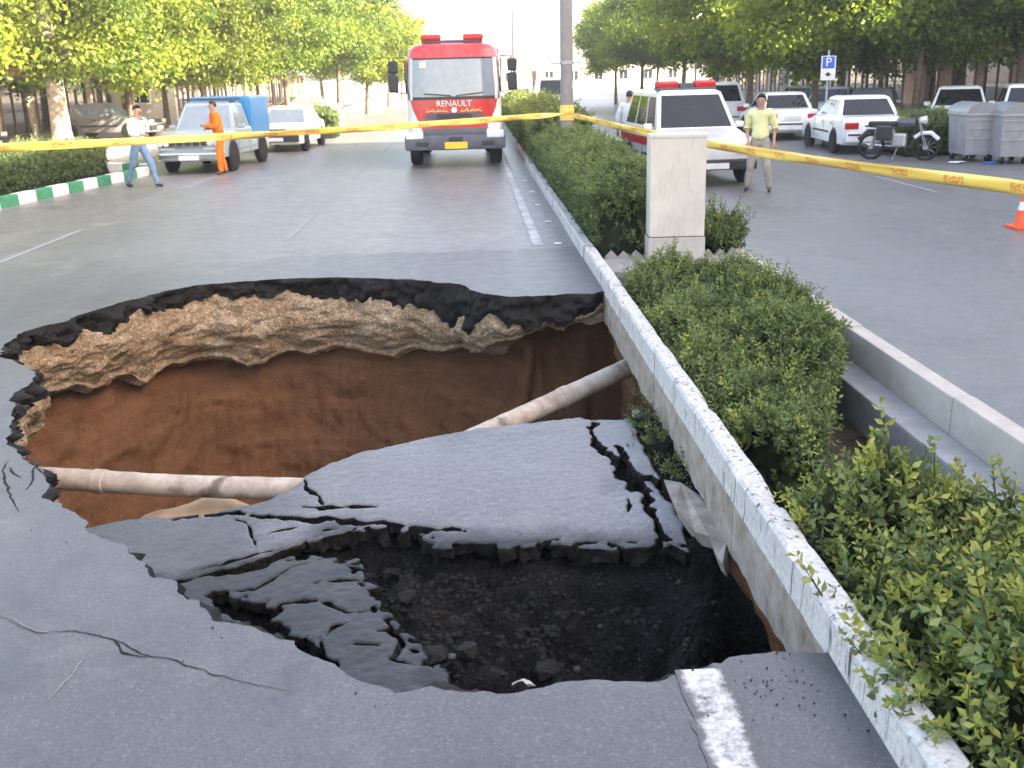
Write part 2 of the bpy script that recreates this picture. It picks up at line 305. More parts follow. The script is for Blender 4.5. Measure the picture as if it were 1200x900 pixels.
# ------------------------------------------------------------------ helpers: objects
def link(name, data, parent=None):
    o = bpy.data.objects.new(name, data); COL.objects.link(o)
    if parent: o.parent = parent
    return o
def tag(o, label=None, cat=None, group=None, kind=None):
    if label: o['label'] = label
    if cat: o['category'] = cat
    if group: o['group'] = group
    if kind: o['kind'] = kind
    return o
def thing(name, label, cat, loc=(0, 0, 0), rz=0.0, group=None):
    o = link(name, None); o.empty_display_size = 0.2; o.location = loc; o.rotation_euler = (0, 0, rz)
    return tag(o, label, cat, group)
def copy_tree(o, parent=None):
    c = o.copy(); COL.objects.link(c); c.parent = parent
    for ch in list(o.children): copy_tree(ch, c)
    return c
def npmesh(name, V, faces, mats, midx=None, smooth=False, tint=None, uv=None):
    me = bpy.data.meshes.new(name); V = np.asarray(V, np.float32)
    if isinstance(faces, np.ndarray):
        n, k = faces.shape
        me.vertices.add(len(V)); me.vertices.foreach_set('co', V.ravel())
        me.loops.add(n*k); me.loops.foreach_set('vertex_index', faces.astype(np.int32).ravel())
        me.polygons.add(n); me.polygons.foreach_set('loop_start', np.arange(0, n*k, k, dtype=np.int32))
    else:
        me.from_pydata(V.tolist(), [], faces)
    for m in mats: me.materials.append(MATS[m])
    if midx is not None: me.polygons.foreach_set('material_index', np.asarray(midx, np.int32))
    me.update(calc_edges=True)
    if smooth: me.polygons.foreach_set('use_smooth', np.ones(len(me.polygons), bool))
    if tint is not None:
        a = me.color_attributes.new('tint', 'FLOAT_COLOR', 'POINT'); a.data.foreach_set('color', np.asarray(tint, np.float32).ravel())
    if uv is not None:
        l = me.uv_layers.new(name='UVMap'); vi = np.zeros(len(me.loops), np.int32); me.loops.foreach_get('vertex_index', vi)
        l.data.foreach_set('uv', np.asarray(uv, np.float32)[vi].ravel())
    me.validate(); return me
def chamfer(sx, sy, sz, b):
    """verts and faces of a box centred at 0 with chamfered edges"""
    bm = bmesh.new(); bmesh.ops.create_cube(bm, size=1.0)
    bmesh.ops.scale(bm, vec=(sx, sy, sz), verts=bm.verts)
    if b > 0: bmesh.ops.bevel(bm, geom=list(bm.edges), offset=min(b, 0.45*min(sx, sy, sz)), segments=2, profile=0.6, affect='EDGES')
    bm.verts.index_update(); V = [v.co.copy() for v in bm.verts]; Fc = [[v.index for v in f.verts] for f in bm.faces]; bm.free(); return V, Fc
class MB:
    def __init__(s): s.v = []; s.f = []; s.m = []; s.mats = []
    def mi(s, mat):
        if mat not in s.mats: s.mats.append(mat)
        return s.mats.index(mat)
    def add(s, V, Fc, mat):
        o = len(s.v); s.v += [tuple(p) for p in V]; k = s.mi(mat)
        for f in Fc: s.f.append([i+o for i in f]); s.m.append(k)
        return s
    def box(s, c, size, mat, b=0.0, rot=None):
        V, Fc = chamfer(*size, b)
        if rot: e = Euler(rot).to_matrix(); V = [e @ p for p in V]
        return s.add([Vector(c)+p for p in V], Fc, mat)
    def tube(s, path, r, mat, seg=8, cap=True):
        path = [Vector(p) for p in path]; n = len(path)
        rr = r if isinstance(r, (list, tuple)) else [r]*n
        V = []; Fc = []; up = Vector((0, 0, 1)); prev = None
        for i, p in enumerate(path):
            d = (path[min(i+1, n-1)]-path[max(i-1, 0)]).normalized()
            a = prev-d*prev.dot(d) if prev else (up.cross(d) if abs(d.dot(up)) < 0.95 else Vector((1, 0, 0)).cross(d))
            a.normalize(); prev = a; bb = d.cross(a)
            for k in range(seg):
                an = 2*math.pi*k/seg; V.append(p+(a*math.cos(an)+bb*math.sin(an))*rr[i])
        for i in range(n-1):
            for k in range(seg):
                k2 = (k+1) % seg; Fc.append([i*seg+k, i*seg+k2, (i+1)*seg+k2, (i+1)*seg+k])
        if cap: Fc.append(list(range(seg))[::-1]); Fc.append([(n-1)*seg+k for k in range(seg)])
        return s.add(V, Fc, mat)
    def lathe(s, prof, mat, seg=16, axis='Z', c=(0, 0, 0)):
        V = []; Fc = []; n = len(prof)
        for (r, h) in prof:
            for k in range(seg):
                a = 2*math.pi*k/seg; x, y = r*math.cos(a), r*math.sin(a)
                p = {'Z': (x, y, h), 'X': (h, x, y), 'Y': (x, h, y)}[axis]; V.append((p[0]+c[0], p[1]+c[1], p[2]+c[2]))
        for i in range(n-1):
            for k in range(seg):
                k2 = (k+1) % seg; Fc.append([i*seg+k, i*seg+k2, (i+1)*seg+k2, (i+1)*seg+k])
        Fc.append(list(range(seg))[::-1]); Fc.append([(n-1)*seg+k for k in range(seg)])
        return s.add(V, Fc, mat)
    def prism(s, poly, d0, d1, mat, axis='X'):
        """polygon in the two other axes, extruded from d0 to d1 along axis"""
        def P(a, b, d): return {'X': (d, a, b), 'Y': (a, d, b), 'Z': (a, b, d)}[axis]
        n = len(poly); V = [P(a, b, d0) for a, b in poly]+[P(a, b, d1) for a, b in poly]
        Fc = [list(range(n))[::-1], [n+k for k in range(n)]]+[[k, (k+1) % n, n+(k+1) % n, n+k] for k in range(n)]
        return s.add(V, Fc, mat)
    def data(s, name, smooth=False):
        me = bpy.data.meshes.new(name); me.from_pydata(s.v, [], s.f)
        for m in s.mats: me.materials.append(MATS[m])
        me.polygons.foreach_set('material_index', s.m); me.update()
        bm = bmesh.new(); bm.from_mesh(me); bmesh.ops.recalc_face_normals(bm, faces=bm.faces); bm.to_mesh(me); bm.free()
        if smooth:
            me.polygons.foreach_set('use_smooth', [True]*len(me.polygons)); me.set_sharp_from_angle(angle=R(38))
        return me
    def build(s, name, parent=None, smooth=False): return link(name, s.data(name, smooth), parent)
def one(name, parent, fn, *a, smooth=False, **k):
    m = MB(); getattr(m, fn)(*a, **k); return m.build(name, parent, smooth)

# ================================================================== THE SETTING
KX0, KX1, KTOP, KBOT = 1.32, 1.455, 0.16, -0.31          # the long kerb beside the median
RX = 3.15                                               # kerb on the far side of the median
LX = -9.3                                               # left kerb
def sheet(name, rects, z, mat):
    V = []; Fc = []
    for (x0, y0, x1, y1) in rects:
        o = len(V); V += [(x0, y0, z), (x1, y0, z), (x1, y1, z), (x0, y1, z)]; Fc.append([o, o+1, o+2, o+3])
    return tag(link(name, npmesh(name, V, Fc, [mat])), kind='structure')
BIG = 900.0
sheet('ground', [(-BIG, -BIG, -11.0, BIG), (24.0, -BIG, BIG, BIG), (-11.0, -BIG, 24.0, -2.6), (-11, 140, 24, BIG)], -0.02, 'ground_pave')

# ---- rim of the sinkhole, traced on the road surface, then roughened
RIM_PX = [(707,341),(650,346),(600,347),(560,343),(535,335),(505,328),(480,327),(430,327),(380,325),(330,327),(280,331),(230,336),(190,343),(140,356),(100,368),
          (60,381),(30,393),(5,407),(14,425),(30,441),(22,462),(8,482),(0,503),(20,530),(42,548),(60,571),(75,592),(97,617),(150,650),(205,680),(250,705),(300,735),
          (340,763),(390,780),(430,792),(470,803),(530,808),(600,806),(680,805),(750,798),(772,790),(792,780),(840,765),(880,758),(915,757),(957,766)]
rim = [G(*p)[:2] for p in RIM_PX]; rim[0][0] = KX0; rim[-1][0] = KX0
def rough_line(pts, step, amp, seed):
    out = []; pts = [np.asarray(p, float) for p in pts]
    for a, b in zip(pts[:-1], pts[1:]):
        n = max(1, int(np.linalg.norm(b-a)/step))
        for k in range(n): out.append(a+(b-a)*k/n)
    out.append(pts[-1]); out = np.array(out)
    sm = out.copy()
    for _ in range(3): sm[1:-1] = 0.25*sm[:-2]+0.5*sm[1:-1]+0.25*sm[2:]
    d = np.gradient(sm, axis=0); d /= np.linalg.norm(d, axis=1)[:, None]+1e-9
    s = np.r_[0, np.cumsum(np.linalg.norm(np.diff(sm, axis=0), axis=1))]
    q = np.c_[s*2.2, s*0, s*0]; j = fbm(q, 6, seed, 0.62)*amp
    j *= np.minimum(1, np.minimum(s, s[-1]-s)/0.15)
    return sm+np.c_[-d[:, 1], d[:, 0]]*j[:, None], s
RIMW, RIMS = rough_line(rim, 0.026, 0.068, 5)
RIMW[0] = rim[0]; RIMW[-1] = rim[-1]
RIMW[:, 0] = np.minimum(RIMW[:, 0], KX0)

# ---- left road: one sheet with the hole cut through it
X0, X1, Y0, Y1 = -9.9, KX0, -2.6, 16.0
outer = [(X0, Y0), (X1, Y0)]+[tuple(p) for p in RIMW[::-1]]+[(X1, Y1), (X0, Y1)]
n = len(outer)
# rim runs far -> left -> near, so outer goes: near edge of hole (X1) first
ve, ed, fa, *_ = delaunay_2d_cdt([Vector(p) for p in outer], [(i, (i+1) % n) for i in range(n)], [], 0, 1e-6)
ve = np.array([tuple(p) for p in ve]); tri = np.array([f for f in fa if len(f) == 3])
cen = ve[tri].mean(1); keep = in_poly(cen[:, 0], cen[:, 1], outer); tri = tri[keep]
a_, b_, c_ = ve[tri[:, 0]], ve[tri[:, 1]], ve[tri[:, 2]]
cr = (b_[:, 0]-a_[:, 0])*(c_[:, 1]-a_[:, 1])-(b_[:, 1]-a_[:, 1])*(c_[:, 0]-a_[:, 0]); tri[cr < 0] = tri[cr < 0][:, ::-1]
V = np.c_[ve, np.zeros(len(ve))]
V = np.r_[V, [(X0, Y1, 0), (X1, Y1, 0), (X1, 140, 0), (X0, 140, 0)]]; k = len(ve)
faces = [list(map(int, f)) for f in tri]+[[k, k+1, k+2, k+3]]
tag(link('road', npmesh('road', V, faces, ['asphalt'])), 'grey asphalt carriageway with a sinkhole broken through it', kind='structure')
sheet('road', [(RX+0.15, -2.6, 13.6, 140)], 0.0, 'asphalt_right')
sheet('pavement', [(-11.0, -2.6, -9.9, 140)], 0.10, 'ground_pave')
sheet('parking_strip', [(13.6, -2.6, 24.0, 140)], -0.006, 'asphalt_right')

# ---- sinkhole: broken asphalt edge, gravel layer, brown soil wall
sink = link('sinkhole', None); tag(sink, 'deep brown sinkhole under the broken road edge', kind='structure')
sm = RIMW.copy()
for _ in range(60): sm[1:-1] = 0.25*sm[:-2]+0.5*sm[1:-1]+0.25*sm[2:]
dr = np.gradient(sm, axis=0); dr /= np.linalg.norm(dr, axis=1)[:, None]+1e-9
NIN = np.c_[-dr[:, 1], dr[:, 0]]                        # rim runs anticlockwise seen from above => left is inside
NIN[:6] = NIN[6]*0+np.array([0, -1.0]); NIN[-6:] = np.array([0, 1.0])
rim_s = np.r_[0, np.cumsum([np.linalg.norm(rim[i+1]-rim[i]) for i in range(len(rim)-1)])]; rim_s *= RIMS[-1]/rim_s[-1]
def key(tab):                                           # value along the rim from (index in RIM_PX, value)
    return np.interp(RIMS, [rim_s[i] for i, _ in tab], [v for _, v in tab])
TA = key([(0,.19),(2,.34),(4,.40),(6,.34),(8,.23),(9,.15),(11,.17),(13,.20),(16,.19),(18,.14),(22,.12),(28,.14),(45,.14)])
TG = key([(0,.22),(2,.40),(3,.58),(4,.72),(6,.84),(8,.86),(10,.90),(12,.88),(14,.72),(16,.50),(18,.38),(22,.34),(28,.40),(45,.5)])
UC = key([(0,1.0),(2,.95),(4,.55),(6,.34),(9,.32),(12,.30),(16,.22),(22,.15),(28,.10),(45,.0)])
q = np.c_[RIMS*3.1, RIMS*0, RIMS*0]
TA = np.maximum(0.07, TA*(1+0.32*fbm(q*1.6, 6, 21, .62))); TG = np.maximum(TA+0.02, TG*(1+0.10*fbm(q+9, 4, 22)))
def wall(name, rows, mat, disp, seed, aniso=(1, 1, 1), parent=sink):
    """rows: list of (offset inward, z) arrays along the rim"""
    nr, ns = len(rows), len(RIMW)
    P = np.zeros((nr, ns, 3))
    for r, (off, z) in enumerate(rows):
        w = min(1.0, r/6.0) if name == 'broken_edge' else 1.0
        base = RIMW*(1-w)+(0.55*RIMW+0.45*sm)*w
        P[r, :, :2] = base+NIN*(np.zeros(ns)+off)[:, None]; P[r, :, 2] = z
    flat = P.reshape(-1, 3); a = np.array(aniso)
    nz = fbm(flat*a*2.0, 6, seed, 0.55 if name == 'soil_wall' else 0.6)
    amp = disp*np.ones((nr, ns))
    if name == 'broken_edge': amp *= np.clip(np.arange(nr)/5.0, 0, 1)[:, None]
    nz = nz.reshape(nr, ns)*amp
    P[:, :, :2] += NIN[None]*nz[:, :, None]
    idx = np.arange(nr*ns).reshape(nr, ns)
    Fq = np.stack([idx[:-1, :-1], idx[1:, :-1], idx[1:, 1:], idx[:-1, 1:]], -1).reshape(-1, 4)
    P[:, 0, 0] = 2.1 if name == 'soil_wall' else np.maximum(P[:, 0, 0], KX0+0.12); P[:, -1, 0] = np.maximum(P[:, -1, 0], KX0+0.03)
    return link(name, npmesh(name, P.reshape(-1, 3), Fq, [mat], smooth=(name == 'soil_wall')), parent)
LIN = lambda n: np.linspace(0, 1, n)
wall('broken_edge', [(0.05*t_-0.05*t_*t_, -TA*t_) for t_ in LIN(14)]+[(-0.25+0*TA, -TA-0.01)], 'asphalt_black', 0.10, 31, (3.2, 3.2, 4))
bul = np.maximum(0, (TG-TA))
led = lambda z: 0.0
rows = [(-0.30+0*TA, -TA+0.005)]+[(0.03+0.12*bul*math.sin(math.pi*t_)-0.10*t_*t_, -TA-bul*t_) for t_ in LIN(40)]+[(-0.5*UC*t_, -TG-0.02-0.08*t_) for t_ in LIN(8)[1:]]
wall('gravel_layer', rows, 'gravel', 0.045, 41, (2.0, 2.0, 4.2))
DEEP = 3.4
rows = [(-UC+1.05*t_**1.1, -TG-0.06-(DEEP-TG)*t_) for t_ in LIN(70)]
rows = [(-0.2*UC, -TG-0.03), (-0.7*UC, -TG-0.04)]+rows
wall('soil_wall', rows, 'brown_soil', 0.125, 51, (0.7, 0.7, 0.85))
fl = np.array([(-5.2, 4), (2.2, 4), (2.2, 13), (-5.2, 13)])
one('soil_floor', sink, 'prism', [tuple(p) for p in fl], -3.6, -3.3, 'brown_soil', axis='Z')

# ---- bank of the median seen below the kerb
ny, nz_ = 150, 46
yy = np.linspace(3.3, 11.3, ny); zz = np.linspace(0, 1, nz_)
P = np.zeros((nz_, ny, 3))
for r in range(nz_):
    P[r, :, 0] = 1.50+0.30*np.sin(zz[r]*2.0)-0.1; P[r, :, 1] = yy; P[r, :, 2] = -0.30-3.1*zz[r]
nzv = fbm(P.reshape(-1, 3)*2.2, 5, 61).reshape(nz_, ny)*0.10; P[:, :, 0] += nzv*np.minimum(1, np.arange(nz_)/4.0)[:, None]
idx = np.arange(nz_*ny).reshape(nz_, ny); Fq = np.stack([idx[:-1, :-1], idx[:-1, 1:], idx[1:, 1:], idx[1:, :-1]], -1).reshape(-1, 4)
link('soil_bank', npmesh('soil_bank', P.reshape(-1, 3), Fq, ['brown_soil'], smooth=True), sink)

# ---- sunken pavement: a tilted, cracked sheet of asphalt lower than the road
A3 = np.array([G(690,487,-.30), G(345,570,-.50), G(400,760,-.55)])
PL = np.linalg.solve(np.c_[A3[:, :2], np.ones(3)], A3[:, 2])       # z = PL0 x + PL1 y + PL2
def onslab(px, py):
    d = ray(px, py); tt = (PL[2]-H)/(d[2]-PL[0]*d[0]-PL[1]*d[1]); return np.array([d[0]*tt, d[1]*tt])
S = lambda pts: [onslab(*p) for p in pts]
BRINK = S([(60,628),(150,609),(200,604),(250,600),(305,588),(340,575),(365,553),(420,531),(480,516),(560,501),(600,496),(690,487),(738,487)])
STRIP = S([(738,487),(748,510),(766,545),(790,590),(812,640)])
CAV = S([(381,622),(417,616),(460,617),(493,624),(510,636),(547,639),(593,636),(660,631),(683,634),(720,636),(757,633),(785,628),(810,637),(850,652),(1000,700),(1100,900),(523,860),
         (523,808),(523,787),(537,767),(533,757),(503,757),(493,740),(473,727),(447,703),(443,680),(423,670),(423,650),(387,645),(356,643),(345,646)])
near = [tuple(p) for p in RIMW[::6]]
slab_poly = [tuple(p) for p in BRINK]+[tuple(p) for p in STRIP]+[tuple(p) for p in S([(900,700),(1100,900),(600,900),(330,830),(200,740),(90,660)])]
CRK = [([(381,628),(332,643),(302,660),(264,669),(207,680)],.085),([(356,593),(400,594),(443,593)],.045),([(204,607),(264,601),(330,607),(360,607),(420,606),(460,610),(493,615),(547,620)],.05),
       ([(330,575),(352,560),(362,575),(380,590)],.03),([(246,697),(280,709),(325,743),(359,769),(385,778)],.16),([(314,724),(329,707),(355,704),(382,705),(408,716),(445,705)],.022),
       ([(382,743),(390,733),(404,728)],.025),([(690,500),(700,523),(723,540),(733,560),(757,577),(770,617),(805,638)],.075),([(723,520),(727,530),(740,552),(760,572)],.05),
       ([(410,750),(443,753)],.02),([(457,767),(487,770),(527,777)],.03),([(272,694),(302,690),(344,660),(360,655)],.022),([(234,667),(287,650),(320,640)],.02),
       ([(272,607),(285,612),(295,622),(300,640)],.014),([(302,629),(332,620),(352,616)],.018),([(367,682),(400,676),(425,675)],.02),([(372,745),(384,770)],.02),([(735,585),(738,600)],.03),
       ([(680,487),(700,492),(690,505)],.04),([(440,735),(455,728),(470,745),(462,765)],.035),([(395,655),(410,660),(424,662)],.02),([(520,650),(560,652)],.02),([(745,560),(765,560),(800,600)],.03)]
gs = 0.011
gx = np.arange(-3.1, 1.55, gs); gy = np.arange(3.2, 7.9, gs)
NX, NY = len(gx), len(gy)
XX, YY = np.meshgrid(gx, gy, indexing='ij')
cxs = (XX[:-1, :-1]+gs/2); cys = (YY[:-1, :-1]+gs/2)
pn = np.c_[cxs.ravel(), cys.ravel(), 0*cxs.ravel()]
wob = (fbm(pn*9, 4, 71).reshape(cxs.shape)*0.017, fbm(pn*9+40, 4, 72).reshape(cxs.shape)*0.017)
wx, wy = cxs+wob[0], cys+wob[1]
mask = in_poly(wx, wy, slab_poly) & ~in_poly(wx, wy, CAV)
hole_poly = [tuple(p) for p in RIMW[::3]]
hd, _, _ = dist_line(cxs, cys, hole_poly, True)
mask &= in_poly(cxs, cys, hole_poly) | (hd < 0.22)
crk = np.zeros(mask.shape, bool)
nz3 = fbm(pn*14, 3, 73).reshape(cxs.shape)
for pts, w in CRK:
    L = S(pts); D, s_, tot = dist_line(wx, wy, L)
    ww = w*(0.35+0.9*np.sin(np.pi*np.clip(s_/tot, 0.03, 0.97))**0.6)*(0.85+0.7*nz3)*0.5
    crk |= D < ww
# rubble fringe along the broken border
cd, _, _ = dist_line(wx, wy, CAV, True); n5 = fbm(pn*22, 3, 74).reshape(cxs.shape)
crk |= (cd < 0.07) & (n5 > 0.15)
mask &= ~crk
lab = np.where(mask, np.arange(mask.size).reshape(mask.shape)+1, 0)
BIGN = mask.size+5
for it in range(1500):
    l0 = lab; m = np.where(mask, lab, BIGN)
    p_ = np.pad(m, 1, constant_values=BIGN)
    mn = np.minimum.reduce([m, p_[:-2, 1:-1], p_[2:, 1:-1], p_[1:-1, :-2], p_[1:-1, 2:]])
    if it % 3 == 2: mn = np.where(mask, np.minimum.accumulate(np.where(mask, mn, BIGN)*1, axis=1) if False else mn, BIGN)
    lab = np.where(mask, mn, 0)
    if (lab == l0).all(): break
ids, cnt = np.unique(lab[lab > 0], return_counts=True)
# node heights
pnn = np.c_[XX.ravel(), YY.ravel(), 0*XX.ravel()]
cdn, _, _ = dist_line(XX, YY, CAV, True); incav = in_poly(XX, YY, CAV)
ZP = PL[0]*XX+PL[1]*YY+PL[2]
droop = 0.025*(1-sstep(cdn, 0, .25))+0.01*(1-sstep(cdn, 0, 0.5))
ZS = ZP-droop+0.007*fbm(pnn*1.6, 4, 75).reshape(XX.shape)+0.0025*fbm(pnn*25, 2, 76).reshape(XX.shape)
C1 = S([(120,640),(207,672),(264,664),(302,655),(332,640),(381,625),(640,625)])
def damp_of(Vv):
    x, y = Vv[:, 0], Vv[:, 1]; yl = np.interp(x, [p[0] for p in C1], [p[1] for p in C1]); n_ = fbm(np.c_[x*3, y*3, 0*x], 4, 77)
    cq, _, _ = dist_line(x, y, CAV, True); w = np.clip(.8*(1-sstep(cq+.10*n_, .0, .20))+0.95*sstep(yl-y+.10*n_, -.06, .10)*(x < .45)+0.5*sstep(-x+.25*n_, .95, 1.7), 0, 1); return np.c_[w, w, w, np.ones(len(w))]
pav = thing('sunken_pavement', 'cracked grey asphalt slab sunk inside the hole beside the kerb', 'broken pavement', (0, 0, 0))
idn = np.arange(NX*NY).reshape(NX, NY)
order = np.argsort(-cnt)
for oi in order:
    lid, c = ids[oi], cnt[oi]
    if c < 14: continue
    cm = lab == lid; ci, cj = np.nonzero(cm)
    quads = np.stack([idn[ci, cj], idn[ci+1, cj], idn[ci+1, cj+1], idn[ci, cj+1]], -1)
    pd = np.pad(cm, 1)
    be = []
    for (di, dj, a, b) in ((-1, 0, 3, 0), (1, 0, 1, 2), (0, -1, 0, 1), (0, 1, 2, 3)):
        m = ~pd[ci+1+di, cj+1+dj]; be.append(np.stack([quads[m, a], quads[m, b]], -1))
    be = np.concatenate(be)
    un, inv = np.unique(quads, return_inverse=True); inv = inv.reshape(quads.shape)
    rm = {int(u): i for i, u in enumerate(un)}
    bl = np.array([[rm[int(a)], rm[int(b)]] for a, b in be])
    x = XX.ravel()[un].copy(); y = YY.ravel()[un].copy(); z = ZS.ravel()[un].copy()
    for _ in range(4):                                   # smooth the stair-stepped outline
        sx = np.zeros(len(un)); sy = np.zeros(len(un)); ct = np.zeros(len(un))
        for u, w in ((0, 1), (1, 0)):
            np.add.at(sx, bl[:, u], x[bl[:, w]]); np.add.at(sy, bl[:, u], y[bl[:, w]]); np.add.at(ct, bl[:, u], 1)
        m = ct > 0; x[m] = 0.5*x[m]+0.5*sx[m]/ct[m]; y[m] = 0.5*y[m]+0.5*sy[m]/ct[m]
    bn = np.unique(bl); z[bn] -= 0.006
    small = c < 6000
    if small:
        k = 0.16 if c < 600 else 0.07
        mx, my = x.mean(), y.mean(); z += (x-mx)*random.uniform(-k, k)+(y-my)*random.uniform(-k, k)+random.uniform(-0.03, 0.005)
    nt = len(un); bi = {int(b): nt+i for i, b in enumerate(bn)}
    nb = len(bn); pb = np.c_[x[bn], y[bn], z[bn]*0]; rowsV = []
    for rr, dzv in enumerate((0.025, 0.055, 0.10)):
        jx = 0.030*fbm(pb*16+rr*7.7, 3, 95)*(rr+1)/2; jy = 0.030*fbm(pb*16+rr*7.7+50, 3, 96)*(rr+1)/2
        rowsV.append(np.c_[x[bn]+jx, y[bn]+jy+0.012*(rr+1), z[bn]-dzv*(1+0.35*fbm(pb*12+rr, 2, 97))])
    Vv = np.r_[np.c_[x, y, z], np.concatenate(rowsV)]
    sides = np.array([[bi[int(a)], bi[int(b)], int(b), int(a)] for a, b in bl]); low = np.array([[bi[int(a)], bi[int(b)]] for a, b in bl])
    for rr in (1, 2): sides = np.r_[sides, np.c_[low+rr*nb, (low+(rr-1)*nb)[:, ::-1]]]
    Fq = np.r_[inv, sides]; mi = np.r_[np.zeros(len(inv), int), np.ones(len(sides), int)]
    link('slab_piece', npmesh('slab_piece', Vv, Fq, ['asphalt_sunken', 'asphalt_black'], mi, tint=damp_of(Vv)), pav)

# ---- the dark cavity under and in front of that slab
g2 = 0.02
hx = np.arange(-3.4, 1.75, g2); hy = np.arange(2.9, 7.9, g2); HX, HY = np.meshgrid(hx, hy, indexing='ij')
pc = np.c_[HX.ravel(), HY.ravel(), 0*HX.ravel()]; sh = HX.shape
cdv, _, _ = dist_line(HX, HY, CAV, True); inc = in_poly(HX, HY, CAV)
bd, _, _ = dist_line(HX, HY, [(-4.5, BRINK[0][1])]+list(BRINK)+[(1.9, BRINK[-1][1])])
beyond = ~in_poly(HX, HY, [(-4.5, BRINK[0][1])]+[tuple(p) for p in BRINK]+[(1.9, BRINK[-1][1]), (1.9, -5), (-4.5, -5)])
base = PL[0]*HX+PL[1]*HY+PL[2]-0.16-0.05*(1-sstep(cdv, 0, .5))
big = fbm(pc*2.6, 5, 81).reshape(sh); mid = fbm(pc*8, 5, 82).reshape(sh)
ZC = base+0.03*mid
floor_ = base-0.15*sstep(cdv, 0.0, 0.5)-0.05*sstep(cdv, 0.4, 1.0)+0.09*big+0.085*mid
ZC = np.where(inc, np.minimum(floor_, base), ZC)
deep = in_poly(HX, HY, S([(838,640),(870,640),(1000,700),(1050,830),(870,800),(815,720)])); dd, _, _ = dist_line(HX, HY, S([(838,640),(870,640),(1000,700),(1050,830),(870,800),(815,720)]), True)
ZC = np.where(deep, ZC-1.3*sstep(dd, 0, 0.22), ZC)
bank = in_poly(HX, HY, [tuple(p) for p in STRIP]+[(2.2, STRIP[-1][1]), (2.2, STRIP[0][1])])
sd, _, _ = dist_line(HX, HY, STRIP); ZC = np.where(bank, base+0.10+0.45*np.clip(sd, 0, 0.5)*0.6+0.06*mid, ZC)
ZC = np.where(beyond, ZC-2.4*np.clip((bd-0.03)/0.25, 0, 1.3), ZC)
idx = np.arange(HX.size).reshape(sh); Fq = np.stack([idx[:-1, :-1], idx[1:, :-1], idx[1:, 1:], idx[:-1, 1:]], -1).reshape(-1, 4)
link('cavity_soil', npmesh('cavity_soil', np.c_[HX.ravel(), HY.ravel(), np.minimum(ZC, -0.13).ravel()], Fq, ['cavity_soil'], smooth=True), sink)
def cav_z(x, y):
    i = int(np.clip((x-hx[0])/g2, 0, sh[0]-1)); j = int(np.clip((y-hy[0])/g2, 0, sh[1]-1)); return float(ZC[i, j])

# ---- lumps: broken asphalt and stones lying in the cavity
def lump(name, mat, size, seed, flat=0.6, sub=2, parent=None):
    bm = bmesh.new(); bmesh.ops.create_icosphere(bm, subdivisions=sub, radius=0.5)
    V = np.array([v.co[:] for v in bm.verts]); Fc = [[v.index for v in f.verts] for f in bm.faces]; bm.free()
    rg = np.random.default_rng(seed)
    for _ in range(7):                                  # cut by random planes: faceted, broken look
        nrm = rg.normal(size=3); nrm /= np.linalg.norm(nrm); d = rg.uniform(0.22, 0.36); s = V @ nrm; m = s > d; V[m] -= np.outer(s[m]-d, nrm)
    V += 0.04*fbm(V*5+seed, 3, seed)[:, None]*V; V *= np.array(size)*np.array([1, 1, flat])
    return npmesh(name, V, Fc, mat if isinstance(mat, list) else [mat])
CHK = [(505,772,.30,.6,'asphalt_black'),(545,765,.24,.7,'asphalt_black'),(575,795,.26,.6,'asphalt_black'),
       (640,785,.30,.6,'asphalt_black'),(455,745,.13,.6,'asphalt_black'),(470,752,.10,.7,'asphalt_black'),(420,748,.07,.7,'asphalt_black'),(335,755,.26,.4,'asphalt_sunken'),
       (612,803,.17,.4,'concrete_light'),(480,700,.2,.5,'asphalt_black'),(460,672,.18,.5,'asphalt_black'),(120,630,.26,.5,'asphalt_black'),(140,640,.2,.5,'asphalt_black')]
for i, (px, py, s_, fl_, m_) in enumerate(CHK):
    p = onslab(px, py); z = cav_z(p[0], p[1])
    for _ in range(3): q = G(px, py, z); z = cav_z(q[0], q[1])
    q = G(px, py, max(z, -1.2)+0.03)
    o = link('asphalt_chunk' if m_ != 'concrete_light' else 'concrete_chunk', lump('chunk', m_, (s_*.95, s_*random.uniform(.6, .95), s_), 100+i, fl_*.8, 1))
    o.location = (q[0], q[1], max(z, -1.2)+0.04); o.rotation_euler = (random.uniform(-.4, .4), random.uniform(-.4, .4), random.uniform(0, 6))
    if m_ == 'concrete_light': tag(o, 'pale concrete lump among black asphalt chunks by the near rim', 'chunk')
    elif m_ == 'asphalt_sunken': tag(o, 'grey topped asphalt slab fragment wedged in the wide crack by the rim', 'chunk')
    else: tag(o, 'broken black asphalt chunk lying in the dark cavity', 'chunk', 'asphalt chunks in the cavity')
V = []; Fc = []
base_l = [lump('stone', 'gravel', (1, 1, 1), 300+i, 0.8, 1) for i in range(4)]
bl_ = [(np.array([v.co[:] for v in m.vertices]), np.array([p.vertices[:] for p in m.polygons])) for m in base_l]
n0 = 0; VV = []; FF = []
for i in range(90):
    px, py = random.gauss(740, 90), random.gauss(745, 38)
    p = onslab(px, py); z = cav_z(p[0], p[1]); q = G(px, py, z); z = cav_z(q[0], q[1]); q = G(px, py, z)
    if not in_poly(np.array([q[0]]), np.array([q[1]]), CAV)[0]: continue
    s_ = random.choice([.012, .012, .018, .025, .03, .05]); v_, f_ = bl_[i % 4]
    e = np.array(Euler((random.random()*6, random.random()*6, random.random()*6)).to_matrix())
    VV.append(v_ @ e.T*s_+np.array([q[0], q[1], cav_z(q[0], q[1])+s_*0.2])); FF.append(f_+n0); n0 += len(v_)
st = link('gravel_stones', npmesh('gravel_stones', np.concatenate(VV), np.concatenate(FF), ['cavity_stone'])); tag(st, 'small pale stones scattered over the black cavity soil', 'gravel', kind='stuff')

